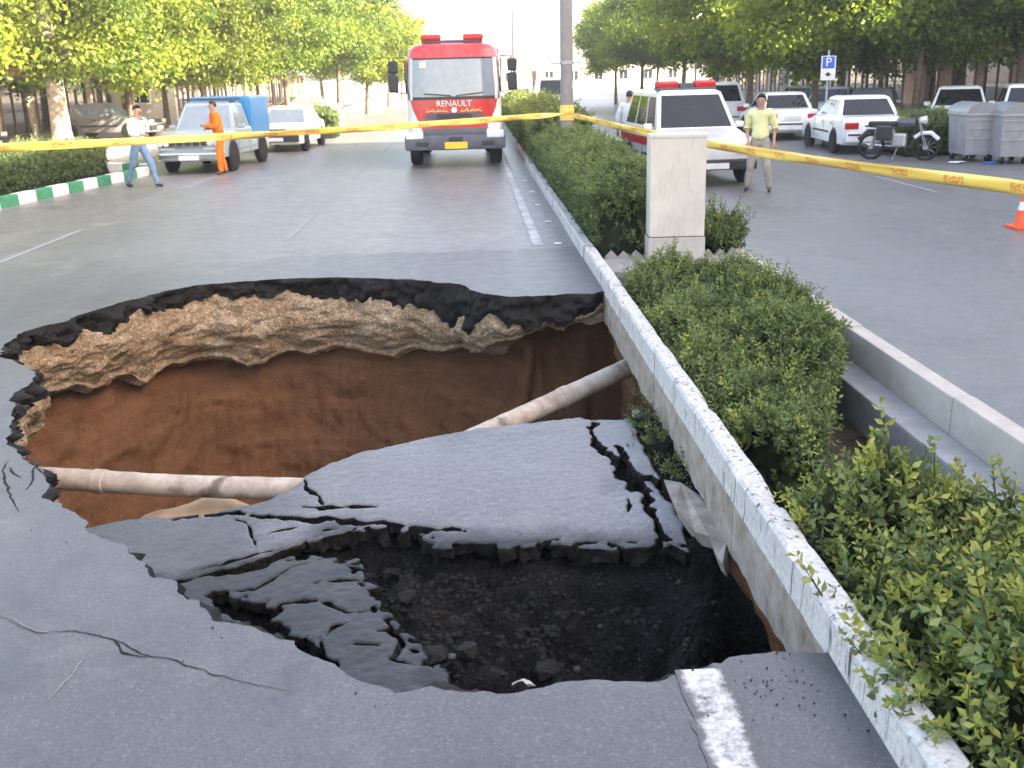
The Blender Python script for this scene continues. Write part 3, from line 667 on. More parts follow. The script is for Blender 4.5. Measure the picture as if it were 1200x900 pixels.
# ---- sand ledge under the pipe
c = G(238, 600, -1.05); m = MB(); n_ = 18
V = []; Fc = []
for i in range(n_):
    for j in range(n_):
        u, v = i/(n_-1)*2-1, j/(n_-1)*2-1; h = max(0, 1-u*u*0.9)*max(0, 1-v*v)
        V.append((c[0]+u*0.95, c[1]+v*0.5+0.1, -1.75+0.75*h**0.7+0.03*math.sin(9*u+4*v)))
for i in range(n_-1):
    for j in range(n_-1): Fc.append([i*n_+j, (i+1)*n_+j, (i+1)*n_+j+1, i*n_+j+1])
link('sand_ledge', npmesh('sand_ledge', V, Fc, ['sand'], smooth=True), sink)

# ---- two lengths of old pipe crossing the hole
def pipe(label, pts, r, seed):
    th = thing('cement_pipe', label, 'pipe', (0, 0, 0), 0, 'old pipes crossing the hole')
    pts = [Vector(p) for p in pts]; path = []
    for a, b in zip(pts[:-1], pts[1:]):
        n = 14
        for k in range(n): path.append(a.lerp(b, k/n))
    path.append(pts[-1]); P_ = np.array([p[:] for p in path])
    for _ in range(25): P_[1:-1] = 0.25*P_[:-2]+0.5*P_[1:-1]+0.25*P_[2:]
    m = MB(); m.tube(P_.tolist(), [r*(1+0.02*math.sin(i*1.7+seed)) for i in range(len(P_))], 'pipe_cement', 18); m.build('pipe_body', th, True)
    k = len(P_)//2 if seed else len(P_)//3
    d = Vector(P_[k+1])-Vector(P_[k]); d.normalize(); p0 = Vector(P_[k])
    m = MB(); m.tube([p0-d*0.05, p0-d*0.045, p0+d*0.045, p0+d*0.05], [r*1.02, r*1.10, r*1.10, r*1.02], 'pipe_cement', 18); m.build('collar', th, True)
L0 = G(72,561,-.78); L1 = G(200,568,-.80); L2 = G(345,573,-.82)
pipe('pale cement pipe running from the gravelly rim under the cracked slab', [L0+(L0-L2)*0.35, L0, L1+np.array([0,0,-.01]), L2, L2+(L2-L1)*0.6+np.array([0, .12, -.04])], 0.088, 0)
Q0 = G(585,500,-.72); Q1 = G(660,466,-.63); Q2 = G(742,428,-.50)
pipe('pale cement pipe running from under the slab to the kerb', [Q0-(Q1-Q0)*0.8, Q0, Q1, Q2, Q2+(Q2-Q1)*0.22], 0.090, 1)

# ---- concrete block under the far asphalt edge, and kerb footing
e0, e1 = G(608,377,-.30), G(712,372,-.30)
m = MB(); N_ = 24
for i in range(N_): pass
V = []; Fc = []
for i in range(N_+1):
    u = i/N_; x = e0[0]+(1.46-e0[0])*u; yb = 10.72+0.12*math.sin(5*u); t0 = -0.20-0.02*math.sin(9*u); b0 = -0.44+0.06*u+0.02*math.sin(23*u)+0.10*(max(0, .08-u)*10)
    V += [(x, yb, t0), (x, yb-0.03, (t0+b0)/2), (x, yb+0.05, b0), (x, yb+0.5, b0+0.05), (x, yb+0.5, t0)]
for i in range(N_):
    for k in range(5): Fc.append([i*5+k, i*5+(k+1) % 5, (i+1)*5+(k+1) % 5, (i+1)*5+k])
Fc += [[0, 1, 2, 3, 4], [N_*5+k for k in (4, 3, 2, 1, 0)]]
o = link('concrete_footing', npmesh('concrete_footing', V, Fc, ['concrete_light']))
V = np.array([v.co[:] for v in o.data.vertices]); tag(o, 'pale concrete block exposed under the far asphalt edge by the kerb', 'concrete block')
fq = [(772,562),(792,566),(815,580),(832,594),(852,618),(856,634),(846,648),(840,664),(834,650),(824,632),(808,620),(786,600)]
pp = [G(px, py, -0.32) for px, py in fq]; V = [(min(p[0]+.03, KX0+.02), p[1], -0.32+0.02*math.sin(3*i)) for i, p in enumerate(pp)]; V += [(v[0]+0.03, v[1]+.02, v[2]-0.09) for v in V]; n = len(pp)
Fc = [list(range(n)), [n+k for k in range(n)][::-1]]+[[k, n+k, n+(k+1) % n, (k+1) % n] for k in range(n)]
tag(link('gutter_fragment', npmesh('gutter_fragment', V, Fc, ['kerb_buried'])), 'tan broken gutter concrete hanging beside the kerb above the dark cavity', 'concrete piece')

# ---- the long kerb, cast in lengths
kerb = link('median_kerb', None); tag(kerb, 'long white painted kerb with black stains bridging the hole', kind='structure')
y = -2.6; k = 0
while y < 60:
    L = 2.45+0.1*random.random(); y2 = y+L
    if y2 > 60: L = 60-y; y2 = 60
    dx, dz = random.uniform(-.006, .006), random.uniform(-.006, .006)
    n1, nv = max(10, int(L/0.05)), None
    prof = [(KX0, KBOT), (KX0, -0.02), (KX0+0.004, 0.02), (KX0+0.006, KTOP-0.018), (KX0+0.022, KTOP), (KX1-0.018, KTOP), (KX1, KTOP-0.018), (KX1, KBOT)]
    V = []; Fc = []; mi = []; np_ = len(prof)
    for i in range(n1+1):
        yv = y+(L-0.012)*i/n1
        for (px_, pz_) in prof: V.append([px_+dx, yv, pz_+dz])
    V = np.array(V); w = fbm(V*np.array([3, 6, 6]), 4, 91)
    ch_ = np.maximum(0, fbm(V*np.array([9, 5, 9]), 4, 92)-.42); V[:, 2] -= .06*ch_*(V[:, 2] > 0.1); V[:, 2] += 0.004*w*(V[:, 2] > 0.1)+0.02*w*(V[:, 2] < -0.2); V[:, 0] += 0.003*w*(V[:, 0] > KX0+0.003)
    for i in range(n1):
        for a in range(np_):
            b = (a+1) % np_; Fc.append([i*np_+a, (i+1)*np_+a, (i+1)*np_+b, i*np_+b]); mi.append(1 if a in (0, 6, 7) else 0)
    Fc += [list(range(np_)), [n1*np_+a for a in range(np_)][::-1]]; mi += [1, 1]
    link('kerb_block', npmesh('kerb_block', V, Fc, ['kerb_paint', 'kerb_buried'], mi), kerb); y = y2; k += 1
one('kerb_block', kerb, 'box', ((KX0+KX1)/2, 100, -0.1), (KX1-KX0, 80, 0.52), 'kerb_paint')

# ---- far kerb of the median with its stepped channel
rk = link('stepped_kerb', None); tag(rk, 'concrete kerb on the far side of the median with a stepped channel', kind='structure')
y = -2.6
while y < 70:
    L = 1.0 if y < 14 else 8.0
    dz = random.uniform(-.006, .006)
    m = MB(); m.box((RX+0.07, y+L/2, -0.17+dz), (0.14, L-0.008, 0.46), 'concrete_light', 0.012); m.build('kerb_block', rk); y += L
for (ya, yb) in ((-2.6, 2.2), (2.2, 5.2), (5.2, 8.25)):
    one('channel_step', rk, 'box', (RX-0.125, (ya+yb)/2, -0.45), (0.25, yb-ya-0.01, 0.50), 'concrete', 0.02)
sheet('median_ground', [(KX1, -2.6, RX, 11.2)], -0.50, 'median_soil')
sheet('median_ground', [(KX1, 12.05, RX, 140)], 0.02, 'median_soil')
mp_ = link('median_crossing', None); tag(mp_, 'grey paving slab across the median before the cabinet', kind='structure')
for (xa, xb) in ((KX1, 2.0), (2.0, 2.57), (2.57, RX)):
    one('paving_slab', mp_, 'box', ((xa+xb)/2, 11.62, -0.12), (xb-xa-0.008, 0.86, 0.36), 'paving', 0.01)
be = thing('brick_edging', 'zigzag row of tilted grey bricks edging the bed by the cabinet', 'edging', (0, 12.1, 0.02))
for x in list(np.arange(1.62, 2.05, 0.15))+list(np.arange(2.78, 3.13, 0.15)):
    m = MB(); m.box((x, 0, 0.035+random.uniform(-.012, .012)), (0.115, 0.07, 0.115), 'concrete', 0.006, (0, R(45+random.uniform(-6, 6)), 0)); m.build('brick', be)

# ---- painted markings (worn), 4 mm proud of the road
def mark(label, x0, y0, x1, y1, w, mat='marking', z=0.004):
    d = np.array([x1-x0, y1-y0]); L = np.linalg.norm(d); d /= L; nrm = np.array([-d[1], d[0]])*w/2; n = max(2, int(L/0.05)) if L < 8 else 60
    l_, r_ = [], []
    for i in range(n+1):
        p = np.array([x0, y0])+d*L*i/n; j = RNG.normal(0, 0.006, 2)
        l_.append((*(p+nrm*(1+j[0]*8)), z)); r_.append((*(p-nrm*(1+j[1]*8)), z))
    V = l_+r_; Fc = [[i, n+1+i, n+2+i, i+1] for i in range(n)]
    o = link('lane_marking', npmesh('lane_marking', V, Fc, [mat], uv=[(i/n, 0) for i in range(n+1)]+[(i/n, 1) for i in range(n+1)])); o['label'] = label; o['kind'] = 'structure'
mark('worn white edge line beyond the hole', 0.84, 13.55, 0.84, 60, 0.18, 'marking_far')
mark('worn white edge line on the road in front of the hole', 0.79, -2.0, 0.80, 3.40, 0.19)
for k in range(5): mark('faded white lane dash', -2.7, 14.6+9*k, -2.7, 17.6+9*k, 0.10, 'marking_faint')
for k in range(5): mark('faded white lane dash', -6.2, 13.4+9*k, -6.2, 16.4+9*k, 0.10, 'marking_faint')
for k in range(4): mark('faded white lane dash', 8.2, 9.0+9*k, 8.2, 12+9*k, 0.10, 'marking_faint')
for k in range(5):
    p = G(*[(632,231),(638,240),(645,255),(652,275),(650,284)][k]); m = MB(); m.box((1.1+0.03*(k % 2), 13.6+k*2.1, 0.012), (0.10, 0.10, 0.016), 'white_kerb', 0.006); o = m.build('road_stud'); tag(o, 'small white road stud between edge line and kerb', 'road stud', 'road studs beside the kerb')

# ---- hairline cracks in the road surface at the near side
def crack(pts, w, mat, seed):
    L, s = rough_line([G(*p)[:2] for p in pts], 0.02, 0.035, seed); tt = s/s[-1]
    d = np.gradient(L, axis=0); d /= np.linalg.norm(d, axis=1)[:, None]; nr = np.c_[-d[:, 1], d[:, 0]]
    wv = w*np.sin(np.pi*np.clip(tt, .02, .98))**0.5*(0.55+0.6*np.abs(fbm(np.c_[s*20, s*0, s*0], 3, seed)))
    V = np.r_[np.c_[L+nr*wv[:, None], 0*s+.003], np.c_[L-nr*wv[:, None], 0*s+.003]]; n = len(L)
    Fc = [[i, i+1, n+i+1, n+i] for i in range(n-1)]
    o = link('road_crack', npmesh('road_crack', V, Fc, [mat])); o['kind'] = 'structure'
crack([(0,722),(40,742),(90,738),(130,750),(170,768),(215,778),(260,790),(300,800),(345,812)], 0.0035, 'asphalt_black', 3)
crack([(132,750),(150,765),(172,771)], 0.007, 'asphalt_black', 4)
crack([(100,770),(75,800),(52,825)], 0.0035, 'concrete_dirty', 6)
crack([(0,722),(40,740),(62,742)], 0.004, 'concrete_dirty', 8)
for i, pts in enumerate([[(62,538),(40,552),(30,575)],[(10,540),(4,560),(12,590),(22,600)],[(30,535),(45,545),(52,556)],[(12,548),(25,560)],[(770,800),(800,787),(835,780)]]): crack(pts, 0.008 if i < 4 else 0.006, 'asphalt_black', 20+i)

# ---- crumbs of asphalt and soil lying on the road round the rim
VV = []; FF = []; n0 = 0; outer_c = [outer[0], outer[1]]+[tuple(p) for p in RIMW[::-4]]+[outer[-2], outer[-1]]
for i in range(130):
    if i % 3 != 0: g_ = G(random.gauss(905, 45), random.gauss(800, 30)); x, y = g_[0], g_[1]
    else: k = random.randrange(len(RIMW)); o_ = abs(random.gauss(0, .16))+.02; x, y = RIMW[k]-NIN[k]*o_
    if not (x < KX0-.02 and in_poly(np.array([x]), np.array([y]), outer_c)[0]): continue
    s_ = random.choice([.004, .005, .006, .008, .010, .014]); v_, f_ = bl_[i % 4]
    e = np.array(Euler((random.random()*6, random.random()*6, random.random()*6)).to_matrix())
    VV.append(v_ @ e.T*s_+np.array([x, y, s_*.3])); FF.append(f_+n0); n0 += len(v_)
tag(link('road_crumbs', npmesh('road_crumbs', np.concatenate(VV), np.concatenate(FF), ['cavity_stone'])), 'loose crumbs of asphalt and soil on the road round the hole', 'debris', kind='stuff')
# black lumps of broken asphalt too many to count, on the slope of the cavity
VV = []; FF = []; n0 = 0
for i in range(2200):
    px, py = random.uniform(400, 850), random.uniform(640, 800)
    if random.random() < .5: px, py = random.uniform(430, 660), random.gauss(700, 40)
    p = onslab(px, py); z = cav_z(p[0], p[1]); q = G(px, py, z); z = cav_z(q[0], q[1]); q = G(px, py, z)
    if not in_poly(np.array([q[0]]), np.array([q[1]]), CAV)[0]: continue
    s_ = random.choice([.015, .02, .03, .03, .04, .06]); v_, f_ = bl_[i % 4]
    e = np.array(Euler((random.random()*6, random.random()*6, random.random()*6)).to_matrix())
    VV.append(v_ @ e.T*s_*np.array([1, 1, .7])+np.array([q[0], q[1], cav_z(q[0], q[1])+s_*0.12])); FF.append(f_+n0); n0 += len(v_)
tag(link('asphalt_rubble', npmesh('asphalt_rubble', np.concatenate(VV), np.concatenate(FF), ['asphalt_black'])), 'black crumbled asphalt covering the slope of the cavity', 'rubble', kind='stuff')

# ================================================================== VEGETATION
def leaf_cloud(B, D, sizes, tints, width=0.5, fold=0.18):
    """leaves as two triangles each: base points B, unit directions D, lengths, colours"""
    n = len(B); r = RNG.normal(size=(n, 3)); s = np.cross(D, r); s /= np.linalg.norm(s, axis=1)[:, None]+1e-9; u = np.cross(s, D)
    L = sizes[:, None]
    mid = B+D*L*0.48+u*L*fold
    V = np.stack([B, mid-s*L*width*0.5, B+D*L, mid+s*L*width*0.5], 1).reshape(-1, 3)
    o = np.arange(n)[:, None]*4
    Fc = np.concatenate([o+np.array([[0, 1, 2]]), o+np.array([[0, 2, 3]])]).astype(np.int32)
    T = np.repeat(np.c_[tints, np.ones(n)], 4, axis=0)
    return V, Fc, T
def unit(a): return a/(np.linalg.norm(a, axis=1)[:, None]+1e-9)
GREEN_D, GREEN_M, GREEN_L, GREEN_Y = np.array([.032, .060, .026]), np.array([.095, .145, .055]), np.array([.185, .240, .085]), np.array([.28, .31, .075])
def twigs(base, dirs, tl, pairs, ls, bright, yellow=0.12):
    """leafy twigs: pairs of leaves along a short stem; bright 0..1 per twig"""
    n = len(base); B = []; D = []; Sz = []; T = []
    side = unit(np.cross(dirs, RNG.normal(size=(n, 3)))); up2 = np.cross(dirs, side); tsc = RNG.uniform(.62, 1.35, n)
    yel = (RNG.random(n) < yellow)
    for k in range(pairs):
        f = (k+0.5)/pairs
        for sg in (-1, 1):
            a = side if k % 2 else up2
            d = unit(dirs*0.75+a*sg*0.9+RNG.normal(0, .22, (n, 3)))
            B.append(base+dirs*(tl*f)[:, None]); D.append(d); Sz.append(ls*tsc*(1.05-0.45*f)*RNG.uniform(.75, 1.2, n))
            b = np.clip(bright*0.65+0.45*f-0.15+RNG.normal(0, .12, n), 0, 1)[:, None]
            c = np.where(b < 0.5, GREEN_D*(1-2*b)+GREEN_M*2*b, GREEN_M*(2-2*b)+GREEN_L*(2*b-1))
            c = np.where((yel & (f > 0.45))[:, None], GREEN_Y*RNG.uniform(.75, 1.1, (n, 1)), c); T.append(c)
    V1, F1, T1 = leaf_cloud(np.concatenate(B), np.concatenate(D), np.concatenate(Sz), np.concatenate(T))
    V2, F2, T2 = leaf_cloud(base-dirs*(tl*.6)[:, None], dirs, tl*1.55, np.tile([.06, .055, .025], (n, 1)), .03, .02)   # the stem itself
    return np.r_[V1, V2], np.r_[F1, F2+len(V1)], np.r_[T1, T2]
def hedge(label, foot, zbase, top, n, tl, ls, pairs=6, seed=0, yellow=.12, lump_s=1.4, amp=.12, side_lean=0.5, group=None, name='hedge', tops=None):
    """foot: polygon; top: height above zbase at the middle; foliage is real leaves on twigs round a dark twiggy core"""
    foot = np.array(foot); xa, ya = foot.min(0); xb, yb = foot.max(0); cx_, cy_ = (xa+xb)/2, (ya+yb)/2
    root = thing(name, label, name.split('_')[-1], (cx_, cy_, zbase), 0, group)
    def H_(x, y):
        d, _, _ = dist_line(x, y, foot, True); ins = in_poly(x, y, foot)
        p = np.c_[x*lump_s, y*lump_s, x*0+seed]
        h = top*(0.80+0.20*sstep(d, 0.0, 0.35))+amp*fbm(p, 4, 200+seed)
        if tops is not None: h = h*tops(x, y)
        return np.where(ins, h, 0), ins, d
    # core
    g = max(0.05, (yb-ya)/90); cxv = np.arange(xa, xb+g, g); cyv = np.arange(ya, yb+g, g); A, Bv = np.meshgrid(cxv, cyv, indexing='ij')
    h, ins, d = H_(A.ravel(), Bv.ravel()); hc = np.maximum(0, (h-tl*0.9))*sstep(d, 0.03, 0.12)*ins
    V = np.c_[A.ravel()-cx_, Bv.ravel()-cy_, hc]; idx = np.arange(A.size).reshape(A.shape)
    Fq = np.stack([idx[:-1, :-1], idx[1:, :-1], idx[1:, 1:], idx[:-1, 1:]], -1).reshape(-1, 4); keepf = (hc[Fq] > 0).any(1)
    link('stem', npmesh('stem', V, Fq[keepf], ['core'], smooth=True), root)
    # twigs
    m = n*4; x = RNG.uniform(xa, xb, m); y = RNG.uniform(ya, yb, m); h, ins, d = H_(x, y); keep = ins; x, y, h, d = x[keep][:n], y[keep][:n], h[keep][:n], d[keep][:n]
    z = np.where(RNG.random(len(x)) < (0.62 if top < .75 else 0.38), h-RNG.uniform(0, .10, len(x))-tl*0.5, RNG.uniform(0.05, 1, len(x))**0.7*h-tl*0.3)
    # twigs lower than the top are pushed to the sides
    eps = 0.03; d1, _, _ = dist_line(x+eps, y, foot, True); d2, _, _ = dist_line(x, y+eps, foot, True)
    out = -np.c_[(d1-d)/eps, (d2-d)/eps]
    low = (z < h-0.25) & (d > 0.12); push = np.where(low, d-RNG.uniform(0.02, .12, len(d)), 0)
    x = x+out[:, 0]*push; y = y+out[:, 1]*push
    nearside = np.exp(-np.where(low, 0.05, d)/0.22)
    dirs = unit(np.c_[out*(side_lean*nearside)[:, None], np.full(len(x), 0.75)]+RNG.normal(0, .42, (len(x), 3)))
    tip = np.c_[x, y, z]+dirs*tl*1.2; ok = ~((tip[:, 0] > KX0-.5) & (tip[:, 0] < KX1+.03) & (tip[:, 2]+zbase < .20))      # nothing grows through the kerb
    x, y, z, h, d, dirs, out, nearside = x[ok], y[ok], z[ok], h[ok], d[ok], dirs[ok], out[ok], nearside[ok]
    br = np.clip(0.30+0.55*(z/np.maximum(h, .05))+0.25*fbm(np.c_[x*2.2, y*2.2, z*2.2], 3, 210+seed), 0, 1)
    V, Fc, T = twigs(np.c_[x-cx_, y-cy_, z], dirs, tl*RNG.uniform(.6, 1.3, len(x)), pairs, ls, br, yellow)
    ns_ = len(x)//9; q = RNG.choice(len(x), ns_, replace=False); q = q[z[q] > h[q]-.28]; ns_ = len(q)      # longer young shoots
    ds = unit(np.c_[out[q]*(0.9*nearside[q])[:, None], np.full(ns_, .8)]+RNG.normal(0, .38, (ns_, 3)))
    tip = np.c_[x[q], y[q], z[q]]+ds*tl*1.6; ok = ~((tip[:, 0] > KX0-.6) & (tip[:, 0] < KX1+.03) & (tip[:, 2]+zbase < .24)); q = q[ok]; ds = ds[ok]; ns_ = len(q)
    V2, F2, T2 = twigs(np.c_[x[q]-cx_, y[q]-cy_, z[q]], ds, tl*RNG.uniform(1.5, 2.4, ns_), pairs+3, ls*1.05, np.clip(br[q]+.25, 0, 1), min(.8, yellow*2.2))
    F2 = F2+len(V); V = np.r_[V, V2]; Fc = np.r_[Fc, F2]; T = np.r_[T, T2]
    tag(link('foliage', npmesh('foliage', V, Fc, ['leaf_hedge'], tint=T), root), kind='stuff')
    return root
hedge('leafy green shrub with yellow-green tips spilling over the white kerb', [(1.38,1.3),(3.35,1.3),(3.3,3.2),(3.1,4.3),(2.75,4.8),(2.3,4.95),(1.9,4.85),(1.58,4.65),(1.40,4.1),(1.36,3.0)], -0.5, 0.83, 4600, .17, .064, 7, 1, .36, 2.0, .17, 1.1, name='shrub', tops=lambda x, y: 1-.36*sstep(y, 3.0, 4.5)*sstep(x, 1.7, 2.5))
hedge('dense dark green low hedge filling the median bed before the paved crossing', [(1.47,6.0),(1.8,5.8),(2.1,5.95),(2.28,6.4),(2.38,7.0),(2.75,7.5),(2.95,8.2),(3.1,9.2),(2.95,10.5),(2.2,10.9),(1.5,10.7)], -0.5, 0.70, 7600, .13, .054, 6, 2, .08, 1.9, .16, .9)
hedge('long clipped green hedge along the kerb behind the metal cabinet', [(1.50,12.35),(2.05,12.3),(2.15,13.0),(2.55,13.2),(2.6,23.5),(1.5,23.5)], 0.02, 0.96, 15000, .15, .062, 5, 3, .05, 1.6, .14, 1.0)
hedge('taller loose hedge with yellowish leaves around the lamp pole', [(1.5,23.7),(2.7,23.7),(2.7,48),(1.5,48)], 0.02, 1.25, 11000, .2, .085, 5, 4, .35, 1.2, .22, .8)
hedge('small wispy bush beside the metal cabinet at the road edge', [(2.70,12.3),(3.05,12.25),(3.28,12.5),(3.2,13.0),(2.75,13.0)], 0.02, 0.42, 420, .2, .055, 6, 5, .1, 3, .12, 1.0, name='bush')
hedge('wispy bush spreading at the kerb in front of the ambulance', [(2.75,15.6),(3.3,15.5),(3.4,16.6),(2.8,17)], 0.02, 0.45, 420, .24, .06, 6, 9, .25, 3, .12, 1.0, name='bush')
hedge('clipped dark hedge on the pavement above the green and white kerb', [(-11.6,14),(-9.75,14),(-9.2,21),(-8.7,25.2),(-9.3,26.5),(-11.2,26.5)], 0.10, 0.78, 9000, .13, .07, 5, 6, .03, 1.5, .10, .8)
hedge('clipped dark green hedge block beside the grey bins', [(10.6,25.2),(12.4,25.2),(12.6,27.2),(10.8,27.4)], 0.0, 1.0, 2600, .13, .07, 5, 7, .05, 1.5, .08, .8)
hedge('small clipped square hedge near the white hatchback', [(-7.2,40),(-5.2,40),(-5.2,42),(-7.2,42)], 0.0, 1.1, 1500, .15, .09, 5, 8, .05, 1.2, .08, .8)
# weeds clinging to the bank below the kerb
def weed(label, c, spread, n, ls=.04):
    x = RNG.normal(0, spread[0], n); y = RNG.normal(0, spread[1], n); z = RNG.normal(0, spread[2], n)
    d = unit(np.c_[RNG.normal(-.5, .4, n), RNG.normal(-.3, .4, n), RNG.uniform(.1, 1, n)])
    root = thing('weed', label, 'weed', c); V, Fc, T = twigs(np.c_[x, y, z], d, np.full(n, .14), 5, ls, RNG.uniform(.3, .9, n), .1)
    link('foliage', npmesh('foliage', V, Fc, ['leaf_hedge'], tint=T), root)
    m = MB()
    for i in range(8): m.tube([(0.12, random.uniform(-.2, .2), -.2), (x[i], y[i], z[i])], .004, 'twig', 5)
    m.build('stem', root)
p = G(765, 520, -.40); weed('tuft of green weeds hanging below the kerb beside the sunken slab', (p[0]+.04, p[1], -.42), (.07, .30, .09), 130)
p = G(795, 570, -.42); weed('smaller green weeds below the kerb above the gutter fragment', (p[0]+.03, p[1], -.42), (.05, .12, .06), 60)
rt = thing('hanging_root', 'thin brown roots hanging under the kerb near the pipe', 'root', (1.36, 8.2, -.36))
for i in range(9):
    y0_ = random.uniform(-.7, .5); L = random.uniform(.5, 1.2); pts = [(random.uniform(-.06, .03)*k/5, y0_+random.uniform(-.03, .03)*k, -L*k/5) for k in range(6)]
    m = MB(); m.tube(pts, [.006*(1-k/7) for k in range(6)], 'twig', 5); m.build('root_strand', rt)
for i, (px, py) in enumerate([(745,485),(741,497)]):
    q = G(px, py, -.5); o = link('pale_stone', lump('stone', 'concrete_light', (.11, .09, .10), 400+i, .8)); o.location = (q[0], q[1], -.5)
    tag(o, 'pale round stone on the soil bank below the kerb near the pipe', 'stone', 'pale stones below the kerb')
q = G(1120, 560, .12); o = link('rough_stone', lump('stone', 'concrete_dirty', (.38, .3, .3), 410, .8)); o.location = (q[0], q[1], -.02); tag(o, 'rough grey-brown stone half hidden among the shrub leaves', 'stone')

# ---- trees
def tree_parts(seed, h, cb, cr, nl, ls, trunk_r, bark, tint, lean=0.0):
    rg = np.random.default_rng(seed); m = MB()
    top = np.array([lean, 0, h*0.8]); path = [np.array([lean*(t_**1.5), 0.1*math.sin(t_*3+seed), h*0.8*t_]) for t_ in np.linspace(0, 1, 10)]
    m.tube([tuple(p) for p in path], [trunk_r*(1.25 if i == 0 else 1-0.075*i) for i in range(10)], bark, 12)
    cl = []
    for i in range(11):
        t_ = rg.uniform(cb/h/0.8*0.85, 0.98); b = np.array([np.interp(t_, np.linspace(0, 1, 10), [p[k] for p in path]) for k in range(3)])
        a = i*2.4+rg.uniform(-.4, .4); r = cr*rg.uniform(.55, .95)*(1.1-0.45*t_); rise = rg.uniform(.1, .5)*r
        e = b+np.array([math.cos(a)*r, math.sin(a)*r, rise]); mid = (b+e)/2+np.array([0, 0, .12*r])
        r0 = trunk_r*0.42*(1.2-t_*0.6); m.tube([tuple(b), tuple(mid), tuple(e)], [r0, r0*.6, r0*.2], bark, 6)
        for k in range(4):
            f = rg.uniform(.35, 1.0); q = b+(e-b)*f; dd = rg.normal(size=3)*np.array([1, 1, .5]); dd /= np.linalg.norm(dd); q2 = q+dd*cr*rg.uniform(.2, .4)
            m.tube([tuple(q), tuple(q2)], [r0*.35, r0*.08], bark, 5); cl.append(q2); cl.append((q+q2)/2)
    cl = np.array(cl)
    ex = []
    for i in range(int(len(cl)*0.9)):                    # outer tufts that break up the outline
        d = rg.normal(size=3); d /= np.linalg.norm(d); rr = rg.uniform(.55, 1.0); ex.append(np.array([lean*.7, 0, (cb+h)/2])+d*np.array([cr, cr, (h-cb)/2])*rr)
    cl = np.r_[cl, np.array(ex)]; cl = cl[cl[:, 2] > cb*0.92]
    w = rg.uniform(.4, 1.3, len(cl)); k = rg.choice(len(cl), nl, p=w/w.sum()); sg = rg.uniform(.16, .40, len(cl))*cr/2.4
    off = rg.normal(size=(nl, 3))*np.array([1, 1, .6]); B = cl[k]+off*sg[k][:, None]
    D = unit(rg.normal(size=(nl, 3))+np.array([0, 0, -.25])+unit(off)*0.4)
    br = np.clip(rg.uniform(-.1, 1, len(cl))[k]*0.9+rg.normal(0, .12, nl)+0.12+off[:, 2]*.12, 0, 1)[:, None]
    c = (np.array([.028, .060, .018])*(1-br)+np.array([.115, .165, .040])*br)*np.array(tint)
    V, Fc, T = leaf_cloud(B, D, ls*rg.uniform(.6, 1.4, nl), c, .62)
    return m.data('trunk', True), npmesh('crown', V, Fc, ['leaf_tree'], tint=T)
TV = {'plane': tree_parts(1, 9.0, 2.6, 3.6, 36000, .165, .30, 'bark_pale', (2.0, 1.7, .75)),
      'yellow': tree_parts(2, 7.5, 2.2, 3.0, 34000, .155, .13, 'bark', (2.4, 1.95, .75)),
      'green': tree_parts(3, 8.0, 2.6, 3.4, 36000, .16, .14, 'bark', (1.9, 1.75, .95)),
      'small': tree_parts(4, 5.2, 1.7, 1.9, 18000, .11, .07, 'bark_pale', (1.8, 1.5, .7)),
      'dark': tree_parts(5, 10, 2.8, 4.0, 36000, .19, .20, 'bark', (1.15, 1.2, .8))}
def tree(kind, label, x, y, s=1.0, rz=0.0, group=None):
    o = thing('street_tree', label, 'tree', (x, y, 0), rz, group); o.scale = (s, s, s)
    link('trunk', TV[kind][0], o); tag(link('crown', TV[kind][1], o), kind='stuff'); return o
def atd(px, d):                                           # x on the ground at distance d for a photo column
    r = ray(px, 87.0); return r[0]/r[1]*d
tree('plane', 'big tree with thick pale trunk behind the clipped hedge', atd(62, 33), 33, 1.05, 0.3)
LT = [('yellow',-14.5,27,1.0,1,'leafy tree with thin trunk beside the thick pale trunk, over the hedge'),('yellow',atd(150,40),40,1.1,2,'sunlit yellow-green tree above the pickup'),('yellow',atd(235,47),47,1.15,4,'sunlit yellow tree behind the blue pickup bed'),
      ('green',atd(335,52),52,1.0,5,'fuller green tree with a slim trunk behind the white hatchback'),('small',atd(285,44),44,1.3,.6,'slender young tree between pickup and white hatchback'),('yellow',atd(430,66),66,1.05,1.7,'yellow sunlit tree between the hatchback and the fire engine'),
      ('green',atd(395,58),58,1.1,2.2,'green tree behind the hatchback with pale facade beside it'),('yellow',-19,36,1.15,3,'tree in front of the slatted shopfront'),('yellow',atd(455,82),82,1.0,.9,'far yellow tree next to the fire engine mirror'),
      ('yellow',atd(20,46),46,1.1,5.1,'yellow-green tree behind the slatted shopfront corner'),('yellow',atd(190,56),56,1.2,3.3,'tall sunlit tree against the cream building'),('yellow',atd(300,70),70,1.2,.2,'sunlit tree against the white building'),('yellow',atd(375,86),86,1.2,4.2,'pale sunlit tree far along the pavement'),
      ('yellow',atd(470,105),105,.95,2.9,'hazy far tree at the end of the street beside the fire engine')]
for k, x, y, s, rz, lab in LT: tree(k, lab, x, y, s, rz, 'trees along the sunlit pavement')
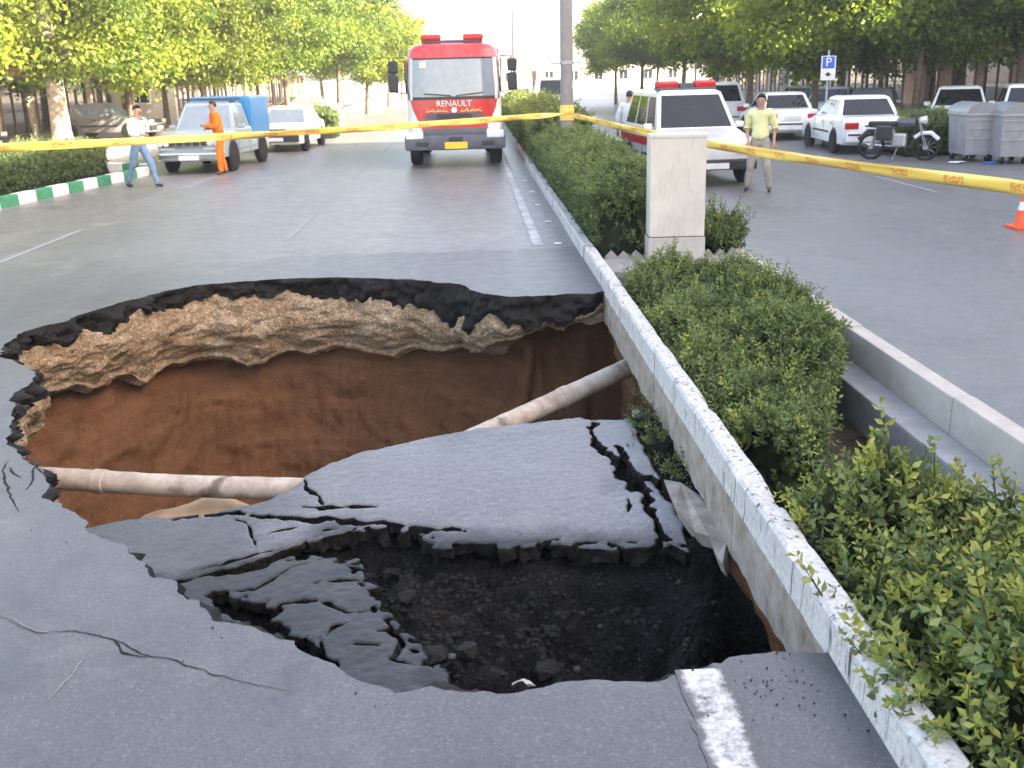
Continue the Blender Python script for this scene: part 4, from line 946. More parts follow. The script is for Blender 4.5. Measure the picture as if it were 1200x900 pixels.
RT = [('green',atd(722,72),72,.85,3.6,'round bushy tree between the lamp pole and the ambulance'),('green',atd(752,66),66,.95,.3,'round green tree behind the ambulance roof'),('green',atd(800,54),54,1.0,1.2,'broad green tree above the ambulance light bar'),('yellow',atd(840,44),44,1.05,2.4,'bright yellow-green tree behind the man in yellow'),
      ('green',atd(770,95),95,1.1,2.0,'far green tree at the end of the median'),('dark',atd(880,58),58,1.0,3.1,'dark tall tree behind the row of white cars'),('yellow',atd(955,36),36,.95,4.4,'yellow-green tree with brown trunk beside the blue parking sign'),
      ('small',atd(1035,37),37,1.15,5.0,'small yellow leaved tree behind the white saloon'),('green',atd(1075,34),34,.95,.8,'leafy green tree with slim pale trunk above the motorcycle'),('green',atd(1128,38),38,1.0,2.6,'green tree with slim trunk behind the clipped hedge block'),
      ('dark',atd(1195,34),34,.95,1.5,'dark tree with black trunk behind the grey bins'),('dark',atd(985,60),60,1.0,.2,'dark shaded tree beside the shop awnings'),('dark',atd(1090,56),56,1.1,5.6,'dark shaded tree in front of the brown shopfront')]
for k, x, y, s, rz, lab in RT: tree(k, lab, x, y, s, rz, 'trees along the shaded parking side')

# ---- green and white kerb
lk = link('painted_kerb', None); tag(lk, 'kerb painted in green and white blocks below the clipped hedge', kind='structure')
kp = [(-10.1, 8.0), (-9.55, 14.0), (-8.95, 19.7), (-8.25, 24.7), (-8.1, 26.2), (-8.5, 27.3), (-9.6, 27.8)]
acc = 0; k = 0
for (a, b) in zip(kp[:-1], kp[1:]):
    a, b = np.array(a), np.array(b); L = np.linalg.norm(b-a); n = max(1, round(L/0.62)); an = math.atan2(b[1]-a[1], b[0]-a[0])
    for i in range(n):
        c = a+(b-a)*(i+.5)/n; m = MB(); m.box((c[0], c[1], 0.06), (L/n-.012, .2, .30), 'green_kerb' if k % 2 else 'white_kerb', .025, (0, 0, an)); m.build('kerb_block', lk); k += 1

# ---- buildings
WM = {}
def win_mesh(kind):
    if kind in WM: return WM[kind]
    w, h = {'win': (1.3, 1.4), 'shop': (2.5, 2.3), 'door': (1.0, 2.2)}[kind]
    f = MB(); t_ = .09
    for c, sz in (((0, 0, h-t_/2), (w, .12, t_)), ((0, 0, t_/2), (w, .12, t_)), ((-w/2+t_/2, 0, h/2), (t_, .12, h-2*t_)), ((w/2-t_/2, 0, h/2), (t_, .12, h-2*t_)), ((0, .01, h/2), (.05, .08, h-2*t_))): f.box(c, sz, 'wood_brown' if kind != 'win' else 'white_kerb')
    p = MB(); p.box((0, .03, h/2), (w-2*t_, .02, h-2*t_), 'glass_dark'); WM[kind] = (f.data('window'), p.data('pane')); return WM[kind]
def building(label, x, y, dx, dy, floors, wallm, face, awn=None, shop=True, pil=False, z0=0.0):
    """footprint dx by dy centred at x, y; face +1: front looks along +x, -1: along -x"""
    fh = 3.3; hh = floors*fh; b = thing('building', label, 'building', (x, y, z0))
    one('wall', b, 'box', (0, 0, hh/2), (dx, dy, hh), wallm)
    m = MB(); m.box((0, 0, hh+.25), (dx+.3, dy+.3, .5), 'concrete'); m.build('roof', b)
    fx = face*dx/2
    for fl in range(floors):
        n = int(dy//(3.1 if fl == 0 else 2.4)); kind = 'shop' if fl == 0 and shop else 'win'
        for i in range(n):
            yy_ = -dy/2+dy*(i+.5)/n; fr, pa = win_mesh(kind if not (fl == 0 and i == n-1) else 'door')
            o = link('window' if not (fl == 0 and i == n-1) else 'door', fr, b); o.location = (fx+face*.045, yy_, fl*fh+(.15 if kind == 'shop' or fl == 0 else .95)); o.rotation_euler = (0, 0, R(90)*face)
            q = link('pane', pa, o)
        if fl: one('ledge', b, 'box', (fx+face*.08, 0, fl*fh-.02), (.3, dy-.05, .12), 'concrete')
    for i in range(max(1, int(dx//3))):                   # the end wall towards the crossing
        for fl in range(floors):
            fr, pa = win_mesh('win'); o = link('window', fr, b); o.location = (-dx/2+dx*(i+.5)/max(1, int(dx//3)), -dy/2-.045, fl*fh+1.0); link('pane', pa, o)
    if awn:
        n = max(1, int(dy//4.2))
        for i in range(n):
            yy_ = -dy/2+dy*(i+.5)/n; L = dy/n-.3; m = MB()
            m.prism([(fx, 3.15), (fx+face*1.3, 2.65), (fx+face*1.3, 2.5), (fx, 2.95)], yy_-L/2, yy_+L/2, awn if i % 2 == 0 else 'wood_brown', 'Y'); m.build('awning', b)
    if pil:
        for i in range(int(dy//1.2)): one('slat', b, 'box', (fx+face*.12, -dy/2+.6+i*1.2, 1.9), (.18, .16, 3.6), 'wood_brown')
    return b
building('low shopfront with brown vertical slats behind the thick pale trunk', -24, 34, 8, 16, 2, 'wall_brick', 1, pil=True)
building('cream sunlit building behind the blue pickup', -23, 52, 8, 18, 2, 'wall_cream', 1, 'awning_red')
building('white sunlit building behind the white hatchback', -21, 72, 8, 20, 2, 'wall_white', 1)
building('pale building far down the sunlit pavement', -20, 94, 8, 20, 2, 'wall_cream', 1, 'awning_green')
building('low white hall closing the far end of the street', -4, 150, 22, 12, 1, 'wall_white', 1)
building('low cream house at the far end right of the pole', 19, 148, 20, 10, 1, 'wall_cream', -1)
building('grey shop building beyond the grey bins', 29, 27.6, 9, 17.5, 3, 'wall_grey', -1, 'awning_red')
building('brown brick shop building behind the dark trees', 29, 47, 9, 20, 3, 'wall_brick', -1, 'awning_red')
building('cream shop building with orange sign beyond the ambulance', 29, 70, 9, 22, 3, 'wall_cream', -1, 'awning_green')
building('grey building far beyond the ambulance', 29, 95, 9, 24, 2, 'wall_grey', -1)
building('tall unseen apartment block added across the street to shade the road', 29, 3.6, 9, 29, 6, 'wall_cream', -1, 'awning_green')  # this block and next two are unseen, added and sized to shade the road
building('tall unseen brick apartment block added to shade the road', 29, -25, 9, 24, 6, 'wall_brick', -1, 'awning_red')
building('tall unseen grey apartment block added to shade the road', 29, -51, 9, 24, 6, 'wall_grey', -1)

# ================================================================== CABINET, POLES, SIGNS, TAPE
cb = thing('metal_cabinet', 'beige metal utility cabinet standing on the median before the hedge', 'cabinet', (2.36, 12.02, 0.05), R(-2))
one('plinth', cb, 'box', (0, 0, .13), (.66, .36, .28), 'cabinet_plinth', .01)
one('housing', cb, 'box', (0, 0, .84), (.64, .34, 1.13), 'cabinet_paint', .012)
one('lid', cb, 'box', (0, 0, 1.42), (.652, .352, .045), 'cabinet_paint', .01)
one('joint', cb, 'box', (0, 0, .272), (.645, .345, .012), 'dark_gap')
pp = np.array([atd(664, 21.3), 21.3])
lp = thing('lamp_pole', 'tall grey steel lamp pole in the hedge with tape tied round it', 'pole', (pp[0], pp[1], 0))
one('shaft', lp, 'lathe', [(.19, 0), (.19, .25), (.13, .32), (.125, 3.5), (.10, 9), (.10, 9.05)], 'steel_pole', 16, smooth=True)
one('band', lp, 'lathe', [(.128, 2.33), (.14, 2.34), (.14, 2.40), (.128, 2.41)], 'galvanised', 16)
one('bracket', lp, 'tube', [(-.34, 0, 2.37), (.30, 0, 2.37)], .014, 'galvanised', 6)
one('arm', lp, 'tube', [(0, 0, 8.9), (-.3, 0, 9.6), (-1.6, 0, 9.9)], .05, 'steel_pole', 8)
one('lamp_head', lp, 'box', (-1.9, 0, 9.9), (.8, .28, .14), 'galvanised', .04)
l2 = thing('lamp_pole', 'thin distant lamp pole standing behind the fire engine', 'pole', (atd(603, 62), 62, 0))
one('shaft', l2, 'lathe', [(.15, 0), (.12, .5), (.08, 11), (.08, 11.1)], 'steel_pole', 10); one('arm', l2, 'tube', [(0, 0, 10.8), (-.4, 0, 11.4), (-1.6, 0, 11.6)], .05, 'steel_pole', 6); one('lamp_head', l2, 'box', (-1.9, 0, 11.6), (.8, .28, .14), 'galvanised', .04)

def tape(label, a, b, sag, w, seed, tilt=0.0):
    a, b = np.array(a), np.array(b); n = 160; V = []; uv = []; Fc = []; L = np.linalg.norm(b-a)
    d = (b-a)/L; hz = np.array([d[1], -d[0], 0.0])
    tw = fbm(np.c_[np.linspace(0, 7, n+1), np.zeros(n+1), np.zeros(n+1)], 3, seed)
    for i in range(n+1):
        u = i/n; p = a+(b-a)*u; p[2] -= sag*4*u*(1-u); pin = min(1, min(u, 1-u)*14+.25)
        th = 0.55*tw[i]+tilt; up = np.array([0, 0, 1])*math.cos(th)+hz*math.sin(th)
        for k, e in enumerate((-1, -.35, .3, 1)):
            V.append(p+up*e*w/2*pin+hz*(.012*math.sin(u*40+seed)*(1 if k in (1, 2) else -.4))); uv.append((u*L, k/3))
        if i < n:
            for k in range(3): Fc.append([i*4+k, i*4+k+1, (i+1)*4+k+1, (i+1)*4+k])
    o = link('caution_tape', npmesh('caution_tape', V, Fc, ['tape'], uv=uv, smooth=True)); sol = o.modifiers.new('thickness', 'SOLIDIFY'); sol.thickness = 0.0008
    return tag(o, label, 'tape', 'yellow caution tape')
pole_t = np.array([pp[0], pp[1]-.14, 1.40])
rd = ray(1290, 231); aR = np.array([0, 0, H])+rd*(6.0/rd[1])
rl = ray(-110, 178); aL = np.array([0, 0, H])+rl*(12.0/rl[1])
tape('yellow caution tape with red print stretched from lamp pole across the parked cars', pole_t, aR, .10, .105, 3, .15)
tape('yellow caution tape stretched from lamp pole across fire engine and pickup', pole_t, aL, .05, .105, 5)
m = MB()
for i in range(5): m.lathe([(.128, 1.26+i*.055), (.145+.008*(i % 2), 1.27+i*.055), (.143, 1.33+i*.055), (.127, 1.34+i*.055)], 'tape', 14)
o = m.build('tape_knot', None); o.location = (pp[0], pp[1], 0); o.data.uv_layers.new(name='UVMap'); tag(o, 'bunched orange-yellow tape knot wound round the lamp pole', 'tape')
for (c, lab) in ((aR, 'thin steel post holding the tape beside the road'), (aL, 'thin steel post holding the tape near the kerb')):
    ps = thing('steel_post', lab, 'post', (c[0], c[1], 0)); one('shaft', ps, 'lathe', [(.028, .02), (.028, c[2]+.25), (.0, c[2]+.26)], 'steel_pole', 10); one('base', ps, 'lathe', [(.2, 0), (.2, .05), (.05, .09)], 'plastic_black', 16)

def text_part(body, parent, mat, size, loc, rot, name='lettering', ext=0.004):
    cu = bpy.data.curves.new('lettering', 'FONT'); cu.body = body; cu.size = size; cu.align_x = 'CENTER'; cu.align_y = 'CENTER'; cu.extrude = ext; cu.resolution_u = 2
    tmp = bpy.data.objects.new('tmp_text', cu); COL.objects.link(tmp); bpy.context.view_layer.update()
    me = bpy.data.meshes.new_from_object(tmp.evaluated_get(bpy.context.evaluated_depsgraph_get())); bpy.data.objects.remove(tmp); bpy.data.curves.remove(cu)
    me.materials.clear(); me.materials.append(MATS[mat]); o = link(name, me, parent); o.location = loc; o.rotation_euler = rot; return o
sp = np.array([atd(970, 30), 30.0])
sg = thing('parking_sign', 'white sign with blue parking square on a pale post among the cars', 'sign', (sp[0], sp[1], 0), R(-12))
one('post', sg, 'lathe', [(.03, 0), (.03, 2.6), (0, 2.61)], 'galvanised', 8)
one('board', sg, 'box', (0, -.04, 2.12), (.40, .02, .66), 'plate_white', .004)
one('blue_square', sg, 'box', (0, -.052, 2.27), (.33, .006, .32), 'sign_blue'); text_part('P', sg, 'plate_white', .34, (0, -.057, 2.27), (R(90), 0, 0))
one('arrow', sg, 'prism', [(-.05, 1.90), (.05, 1.90), (.05, 1.93), (.10, 1.93), (0, 2.02), (-.10, 1.93), (-.05, 1.93)], -.056, -.050, 'plastic_black', 'Y')
bd = thing('shop_sign', 'small white hanging board above the shop behind the ambulance', 'sign', (atd(815, 50), 50, 0))
one('post', bd, 'lathe', [(.05, 0), (.05, 5.2), (0, 5.21)], 'steel_pole', 8); one('board', bd, 'box', (0, -.08, 4.3), (.75, .06, .8), 'plate_white', .01); one('blue_band', bd, 'box', (0, -.115, 4.02), (.7, .01, .18), 'sign_blue')
cn = thing('traffic_cone', 'orange traffic cone standing on the far carriageway', 'cone', (7.50, 13.75, 0))
one('base', cn, 'box', (0, 0, .02), (.36, .36, .04), 'cone_orange', .01); one('shell', cn, 'lathe', [(.14, .035), (.125, .08), (.03, .56), (0, .565)], 'cone_orange', 20, smooth=True); one('band', cn, 'lathe', [(.092, .25), (.095, .25), (.072, .36), (.069, .36)], 'plate_white', 20)

# ================================================================== VEHICLES
def wheel(parent, x, y, r, w, name='wheel'):
    sgn = 1 if x > 0 else -1; wz = MB(); wz.lathe([(r*.62, -w/2), (r*.92, -w/2), (r, -w*.35), (r, w*.35), (r*.92, w/2), (r*.62, w/2)], 'rubber', 24, 'X'); o = wz.build(name, parent, True); o.location = (x, y, r)
    m = MB(); m.lathe([(r*.02, sgn*w*.30), (r*.18, sgn*w*.44), (r*.24, sgn*w*.34), (r*.5, sgn*w*.30), (r*.63, sgn*w*.47), (r*.65, sgn*w*.40)], 'rim_metal', 20, 'X'); m.build('rim', o, True)
    return o
def lerp4(q, u, v):                                       # point in a quad a,b,c,d (bottom-left, bottom-right, top-right, top-left)
    a, b, c, d = [Vector(p) for p in q]; return a.lerp(b, u).lerp(d.lerp(c, u), v)
def pane_on(parent, q, u0, u1, v0, v1, mat='glass_dark', name='window', off=.006):
    a, b, c, d = [Vector(p) for p in q]; n = (b-a).cross(d-a).normalized()
    P_ = [lerp4(q, u0, v0), lerp4(q, u1, v0), lerp4(q, u1, v1), lerp4(q, u0, v1)]
    V = [p+n*off for p in P_]+[p-n*.01 for p in P_]
    Fc = [[0, 1, 2, 3], [7, 6, 5, 4], [0, 4, 5, 1], [1, 5, 6, 2], [2, 6, 7, 3], [3, 7, 4, 0]]
    return link(name, npmesh(name, [tuple(v) for v in V], Fc, [mat]), parent)
def car(name, label, cat, loc, rz, paint, L=4.4, W=1.68, hb=.92, hr=1.42, front=None, gb=(-.75, 1.45), gt=(-.05, 1.0), prof=None, wb=2.65, wr=.30, glass='glass_dark', group=None, tail=None, trim='plastic_black', sidewin=((.06, .47), (.52, .93)), roofm=None):
    """car pointing along -y; gb/gt: greenhouse start and end at the belt line and at the roof"""
    c = thing(name, label, cat, loc, rz, group); hl = L/2
    prof = prof or [(-hl+.06, .24), (-hl, .34), (-hl, .56), (-hl+.10, .70), (gb[0]-.15, hb-.04), (gb[0], hb), (gb[1], hb+.02), (hl-.12, hb+.01), (hl-.02, hb-.14), (hl, .50), (hl-.02, .32), (hl-.10, .24)]
    st = [(-1, .20, .10), (-.965, .10, .035), (-.85, .03, .008), (-.45, .004, 0), (0, 0, 0), (.45, .004, 0), (.85, .03, .008), (.965, .10, .035), (1, .20, .10)]
    V = []; Fc = []; n = len(prof)
    for (u, ins, lo) in st:
        for (y_, z_) in prof: V.append((u*W/2, y_*(1-ins/hl*1.0) if abs(y_) > hl*.55 else y_, z_-lo*(1 if z_ > .6 else -.3)))
    for i in range(len(st)-1):
        for k in range(n): Fc.append([i*n+k, i*n+(k+1) % n, (i+1)*n+(k+1) % n, (i+1)*n+k])
    Fc += [list(range(n))[::-1], [(len(st)-1)*n+k for k in range(n)]]
    m = MB(); m.add(V, Fc, paint); m.build('body', c, True)
    wb_, wt = W/2-.05, W/2-.23; z0, z1 = hb-.05, hr
    b4 = [(-wb_, gb[0], z0), (wb_, gb[0], z0), (wb_, gb[1], z0), (-wb_, gb[1], z0)]; t4 = [(-wt, gt[0], z1-.05), (wt, gt[0], z1-.05), (wt, gt[1], z1-.05), (-wt, gt[1], z1-.05)]
    cr = [(-wt+.10, gt[0]+.10, z1), (wt-.10, gt[0]+.10, z1), (wt-.10, gt[1]-.10, z1), (-wt+.10, gt[1]-.10, z1)]
    m = MB(); m.add(b4+t4+cr, [[0, 1, 5, 4], [1, 2, 6, 5], [2, 3, 7, 6], [3, 0, 4, 7], [4, 5, 9, 8], [5, 6, 10, 9], [6, 7, 11, 10], [7, 4, 8, 11], [8, 9, 10, 11], [3, 2, 1, 0]], roofm or paint); m.build('cabin', c, False)
    pane_on(c, [b4[0], b4[1], t4[1], t4[0]], .05, .95, .12, .93, glass, 'windscreen'); pane_on(c, [b4[2], b4[3], t4[3], t4[2]], .07, .93, .15, .92, glass, 'rear_window')
    for (a, b) in sidewin:
        pane_on(c, [b4[1], b4[2], t4[2], t4[1]], a, b, .15, .90, glass); pane_on(c, [b4[3], b4[0], t4[0], t4[3]], 1-b, 1-a, .15, .90, glass)
    for sy in (-wb/2, wb/2):
        for sx in (-1, 1):
            wheel(c, sx*(W/2-.055), sy, wr, .19)
            m = MB(); m.lathe([(0, 0), (wr*1.17, 0), (wr*1.17, sx*.004)], 'plastic_black', 22, 'X', (sx*(W/2+.001), sy, wr*1.02)); m.build('wheel_arch', c)
    for sx in (-1, 1):
        one('headlight', c, 'box', (sx*(W/2-.30), -hl+.045, .66), (.36, .10, .14), 'lamp_glass', .02); one('tail_light', c, 'box', (sx*(W/2-.22), hl-.035, hb-.20), (.34, .09, .16), 'lamp_red', .02)
        mm = one('mirror', c, 'box', (sx*(W/2+.07), gb[0]+.28, hb+.07), (.18, .09, .12), paint, .03)
    for sx in (-1, 1):
        for yy_ in (gb[0]+.12, gb[0]+1.05, min(gb[1]-.25, gb[0]+1.95)): one('door_seam', c, 'box', (sx*(W/2-.002), yy_, (hb+.34)/2), (.010, .012, hb-.52), 'dark_gap')
        for yy_ in (gb[0]+.92, min(gb[1]-.40, gb[0]+1.80)): one('door_handle', c, 'box', (sx*(W/2+.004), yy_, hb-.17), (.022, .13, .03), trim, .006)
    for sx in (-1, 1): one('rub_strip', c, 'box', (sx*(W/2+.003), 0, .52), (.014, wb*.62, .05), trim, .003)
    one('front_bumper', c, 'box', (0, -hl+.01, .42), (W-.16, .14, .20), trim, .04); one('rear_bumper', c, 'box', (0, hl-.01, .42), (W-.16, .14, .22), paint, .04); one('bumper_strip', c, 'box', (0, hl+.055, .50), (W-.24, .02, .05), trim, .004)
    one('grille', c, 'box', (0, -hl+.035, .65), (W*.42, .06, .12), 'plastic_black', .01)
    one('number_plate', c, 'box', (0, -hl-.065, .40), (.50, .012, .11), 'plate_white', .002); one('number_plate', c, 'box', (0, hl+.005, .68), (.50, .03, .11), 'plate_white', .002)
    return c

# ---- fire engine
ft = thing('fire_engine', 'red and white fire engine facing the hole with red roof beacons', 'fire engine', (-.40, 27.2, 0), R(0))
CABR = [(.55, 1.17, .95), (1.0, 1.18, .96), (1.62, 1.18, .96), (2.0, 1.165, .94), (2.62, 1.13, .90), (2.78, 1.09, .86), (2.88, 1.00, .78), (2.94, .80, .60), (2.955, .3, .25)]
def cab_front(x, z):
    a = np.interp(z, [c[0] for c in CABR], [c[1] for c in CABR]); b = np.interp(z, [c[0] for c in CABR], [c[2] for c in CABR])
    return -.25-b*(max(0.0, 1-min(1, abs(x)/a)**5))**.2
def cab_shell(rings, mat, name):
    m = MB(); seg = 56; V = []; Fc = []
    for (z, a, b) in rings:
        for k in range(seg):
            t_ = 2*math.pi*k/seg; cx_, sy_ = math.cos(t_), math.sin(t_); r = (abs(cx_)**5+abs(sy_)**5)**-.2; V.append((a*cx_*r, -.25+b*sy_*r, z))
    for i in range(len(rings)-1):
        for k in range(seg): Fc.append([i*seg+k, i*seg+(k+1) % seg, (i+1)*seg+(k+1) % seg, (i+1)*seg+k])
    Fc += [list(range(seg))[::-1], [(len(rings)-1)*seg+k for k in range(seg)]]; m.add(V, Fc, mat); return m.build(name, ft, True)
cab_shell(CABR[:5], 'paint_white', 'cab'); cab_shell([(2.60, 1.145, .915)]+CABR[4:], 'paint_red', 'roof')
def cab_patch(name, rows, mat, off):
    """rows: (z, half width); a panel that follows the curved cab front"""
    V = []; Fc = []; n = 17
    for (z, w) in rows:
        for k in range(n): x = -w+2*w*k/(n-1); V.append((x, cab_front(x, z)-off, z))
    o = len(V); V += [(x, y+off+.004, z) for x, y, z in V]
    for i in range(len(rows)-1):
        for k in range(n-1): a = i*n+k; Fc.append([a, a+1, a+n+1, a+n]); Fc.append([o+a+n, o+a+n+1, o+a+1, o+a])
    e = [k for k in range(n)]+[i*n+n-1 for i in range(1, len(rows))]+[(len(rows)-1)*n+k for k in range(n-2, -1, -1)]+[i*n for i in range(len(rows)-2, 0, -1)]
    for a, b in zip(e, e[1:]+e[:1]): Fc.append([a, o+a, o+b, b])
    m = MB(); m.add(V, Fc, mat); return m.build(name, ft, True)
yf = -1.21
cab_patch('windscreen_surround', [(1.62, 1.12), (1.9, 1.115), (2.3, 1.10), (2.60, 1.08)], 'plastic_black', .010)
cab_patch('windscreen', [(1.69, 1.01), (1.9, 1.01), (2.2, .99), (2.56, .97)], 'glass_light', .018)
cab_patch('front_panel', [(1.02, .80), (1.15, .90), (1.40, 1.02), (1.62, 1.07)], 'paint_red', .022)
m = MB(); m.prism([(-.78, 1.24), (-.55, 1.30), (.55, 1.30), (.78, 1.24), (.5, 1.11), (-.5, 1.11)], yf-.05, yf-.03, 'plastic_grey', 'Y'); gr = m.build('grille', ft)
for k in range(4): one('slat', gr, 'box', (0, yf-.058, 1.135+k*.045), (.85, .02, .022), 'plastic_black', .004)
one('lower_panel', ft, 'box', (0, yf-.02, .97), (1.62, .05, .12), 'paint_red', .01)
m = MB(); m.box((0, yf-.14, .62), (2.46, .52, .36), 'plastic_grey', .07); m.box((0, yf-.10, .85), (1.55, .40, .18), 'plastic_grey', .04); m.build('bumper', ft, True)
for sx in (-1, 1):
    one('headlight', ft, 'box', (sx*.98, yf-.24, .80), (.42, .34, .17), 'lamp_glass', .03)
    one('fog_slot', ft, 'box', (sx*.80, yf-.41, .60), (.30, .02, .10), 'plastic_black', .01)
    one('step', ft, 'box', (sx*1.10, -.30, .62), (.24, 1.1, .30), 'plastic_grey', .04)
    ar = one('mirror_arm', ft, 'tube', [(sx*1.16, -1.0, 2.62), (sx*1.42, -1.22, 2.62), (sx*1.42, -1.22, 1.82), (sx*1.16, -1.0, 1.78)], .018, 'plastic_black', 6)
    one('mirror', ft, 'box', (sx*1.44, -1.25, 2.40), (.24, .12, .30), 'plastic_black', .05); one('mirror', ft, 'box', (sx*1.44, -1.25, 2.02), (.24, .12, .42), 'plastic_black', .05)
    one('side_window', ft, 'box', (sx*1.183, -.45, 2.18), (.012, 1.0, .78), 'glass_dark', .004)
    one('wiper', ft, 'tube', [(sx*.06, yf-.03, 1.71), (sx*.72, yf-.02, 1.77)], .014, 'plastic_black', 5)
    bc = one('beacon', ft, 'box', (sx*.52, -.55, 3.08), (.50, .30, .14), 'lamp_red', .05)
    wheel(ft, sx*1.02, -.05, .50, .30); wheel(ft, sx*1.0, 3.7, .50, .42)
    one('mud_flap', ft, 'box', (sx*1.0, .62, .62), (.42, .03, .55), 'plastic_black')
one('beacon_bar', ft, 'box', (0, -.55, 2.985), (1.5, .22, .07), 'plastic_grey', .02)
one('number_plate', ft, 'box', (.02, yf-.41, .55), (.55, .02, .16), 'plate_yellow', .004); one('plate_recess', ft, 'box', (.02, yf-.405, .70), (.34, .02, .10), 'plastic_black', .01)
one('axle', ft, 'box', (0, -.05, .50), (1.9, .16, .16), 'plastic_black', .02); one('chassis', ft, 'box', (0, 2.2, .78), (.9, 5.0, .22), 'plastic_black')
m = MB(); m.box((0, 3.05, 1.85), (2.36, 4.2, 2.0), 'paint_red', .06); bx_ = m.build('pump_body', ft, True)
for sx in (-1, 1):
    for k in range(3): one('shutter', bx_, 'box', (sx*1.185, 1.75+k*1.3, 1.85), (.014, 1.15, 1.4), 'galvanised', .004)
text_part('RENAULT', ft, 'text_white', .20, (0, yf-.042, 1.52), (R(90), 0, 0))
one('emblem', ft, 'lathe', [(0, -.012), (.06, -.008), (.07, 0)], 'text_white', 14, 'Y', (0, yf-.036, 1.37))
for sx in (-1, 1):                                        # yellow script, too small in the photograph to read
    m = MB()
    for k in range(7):
        x = sx*.42+(k-3)*.075; m.tube([(x-.04, yf-.04, 1.35+.012*(k % 3)), (x, yf-.04, 1.335), (x+.035, yf-.04, 1.35+.05*(k % 2))], .011, 'text_yellow', 5)
        if k % 2 == 0: m.box((x, yf-.04, 1.40), (.018, .01, .018), 'text_yellow')
    m.build('lettering', ft)
one('sticker', ft, 'box', (-.72, yf+.025, 2.44), (.16, .006, .14), 'plate_white')

# ---- ambulance (estate-shaped, facing this way)
am = car('ambulance', 'white ambulance with red side stripe and red light bar behind the cabinet', 'ambulance', (4.50, 22.15, 0), R(4), 'paint_white', L=4.6, W=1.78, hb=1.02, hr=1.78, gb=(-1.0, 2.1), gt=(-.35, 1.95), wr=.36, wb=2.75,
         prof=[(-2.24, .34), (-2.3, .44), (-2.3, .80), (-2.2, .90), (-1.2, 1.0), (-1.0, 1.04), (2.1, 1.06), (2.24, 1.04), (2.3, .8), (2.3, .44), (2.2, .34)], sidewin=((.07, .30), (.34, .62), (.66, .94)))
for sx in (-1, 1): one('stripe', am, 'box', (sx*.893, .1, .78), (.010, 4.1, .17), 'stripe_red'); one('pillar_yellow', am, 'box', (sx*.86, 1.0, 1.0), (.05, 2.1, .10), 'paint_cream', .01)
lb = one('light_bar', am, 'box', (0, .0, 1.80), (1.25, .34, .05), 'plastic_grey', .02)
for sx in (-1, 1): one('beacon', lb, 'box', (sx*.40, 0, 1.89), (.46, .30, .15), 'lamp_red', .05)
one('siren', lb, 'box', (0, 0, 1.87), (.28, .24, .10), 'plastic_grey', .02)

# ---- pickup
pk = car('pickup_truck', 'light blue pickup with chrome grille and tall bright blue load bed', 'pickup truck', (-6.75, 28.2, .0), R(-5), 'paint_blue', L=4.4, W=1.66, hb=1.0, hr=1.68, gb=(-.95, .45), gt=(-.45, .40), wr=.36, wb=2.6, trim='chrome', glass='glass_light',
         prof=[(-2.14, .36), (-2.2, .46), (-2.2, .92), (-2.1, .98), (-1.1, 1.02), (-.95, 1.05), (.45, 1.05), (.46, .70), (2.1, .70), (2.16, .60), (2.16, .46), (2.05, .36)], sidewin=((.10, .92),))
for sx in (-1, 1): one('bed_side', pk, 'box', (sx*.80, 1.36, 1.22), (.06, 1.66, 1.05), 'paint_bed_blue', .012)
one('bed_front', pk, 'box', (0, .56, 1.22), (1.54, .06, 1.05), 'paint_bed_blue', .012); one('tailgate', pk, 'box', (0, 2.16, 1.0), (1.54, .06, .62), 'paint_bed_blue', .012); one('tarpaulin', pk, 'box', (0, 1.36, 1.76), (1.60, 1.64, .05), 'paint_bed_blue', .02)
g_ = one('chrome_grille', pk, 'box', (0, -2.215, .76), (1.36, .03, .24), 'chrome', .01)
for k in range(5): one('grille_slot', g_, 'box', (-.40+k*.2, -2.235, .76), (.15, .012, .15), 'plastic_black')
for sx in (-1, 1):
    for k in (0, 1): one('round_headlight', pk, 'lathe', [(0, -.03), (.07, -.025), (.09, 0)], 'lamp_glass', 14, 'Y', (sx*(.55+.17*k), -2.232, .76))
one('roof_rack', pk, 'box', (0, .0, 1.74), (1.25, .75, .03), 'plastic_black', .01)

# ---- other cars
car('hatchback_car', 'white hatchback parked on the road behind the pickup bed', 'car', (-5.98, 35.0, 0), R(-3), 'paint_white', L=4.1, W=1.62, hb=.84, hr=1.33, gb=(-.8, 1.5), gt=(-.1, 1.1), glass='glass_light')
car('saloon_car', 'white saloon with red tail lights parked beside the motorcycle', 'car', (10.35, 28.3, 0), R(176), 'paint_white', L=4.4, W=1.70)
car('saloon_car', 'white saloon parked ahead of another white saloon, behind the man in yellow', 'car', (10.0, 34.2, 0), R(176), 'paint_white', L=4.4, W=1.70)
car('estate_car', 'white high-roofed car with dark glass beside the ambulance', 'car', (9.2, 40.0, 0), R(177), 'paint_white', L=4.5, W=1.75, hb=.98, hr=1.70, gb=(-.9, 2.0), gt=(-.2, 1.7), wr=.34)
car('saloon_car', 'silver grey car facing out behind the clipped hedge block', 'car', (13.6, 35.5, 0), R(-28), 'paint_silver', L=4.3, glass='glass_light', group='cars in the parking row')
car('hatchback_car', 'white rounded car behind the hedge block next to the bins', 'car', (15.2, 32.5, 0), R(-24), 'paint_white', L=3.9, hr=1.48, gb=(-1.0, 1.6), gt=(-.3, 1.2), group='cars in the parking row')
car('hatchback_car', 'white car with wide dark windscreen directly behind the grey bins', 'car', (15.9, 29.6, 0), R(-22), 'paint_white', L=4.2, hr=1.55, gb=(-1.0, 1.7), gt=(-.3, 1.3), group='cars in the parking row')
car('saloon_car', 'dark car behind the white saloon roof', 'car', (13.2, 42.0, 0), R(-28), 'paint_dark', L=4.3, group='cars in the parking row')
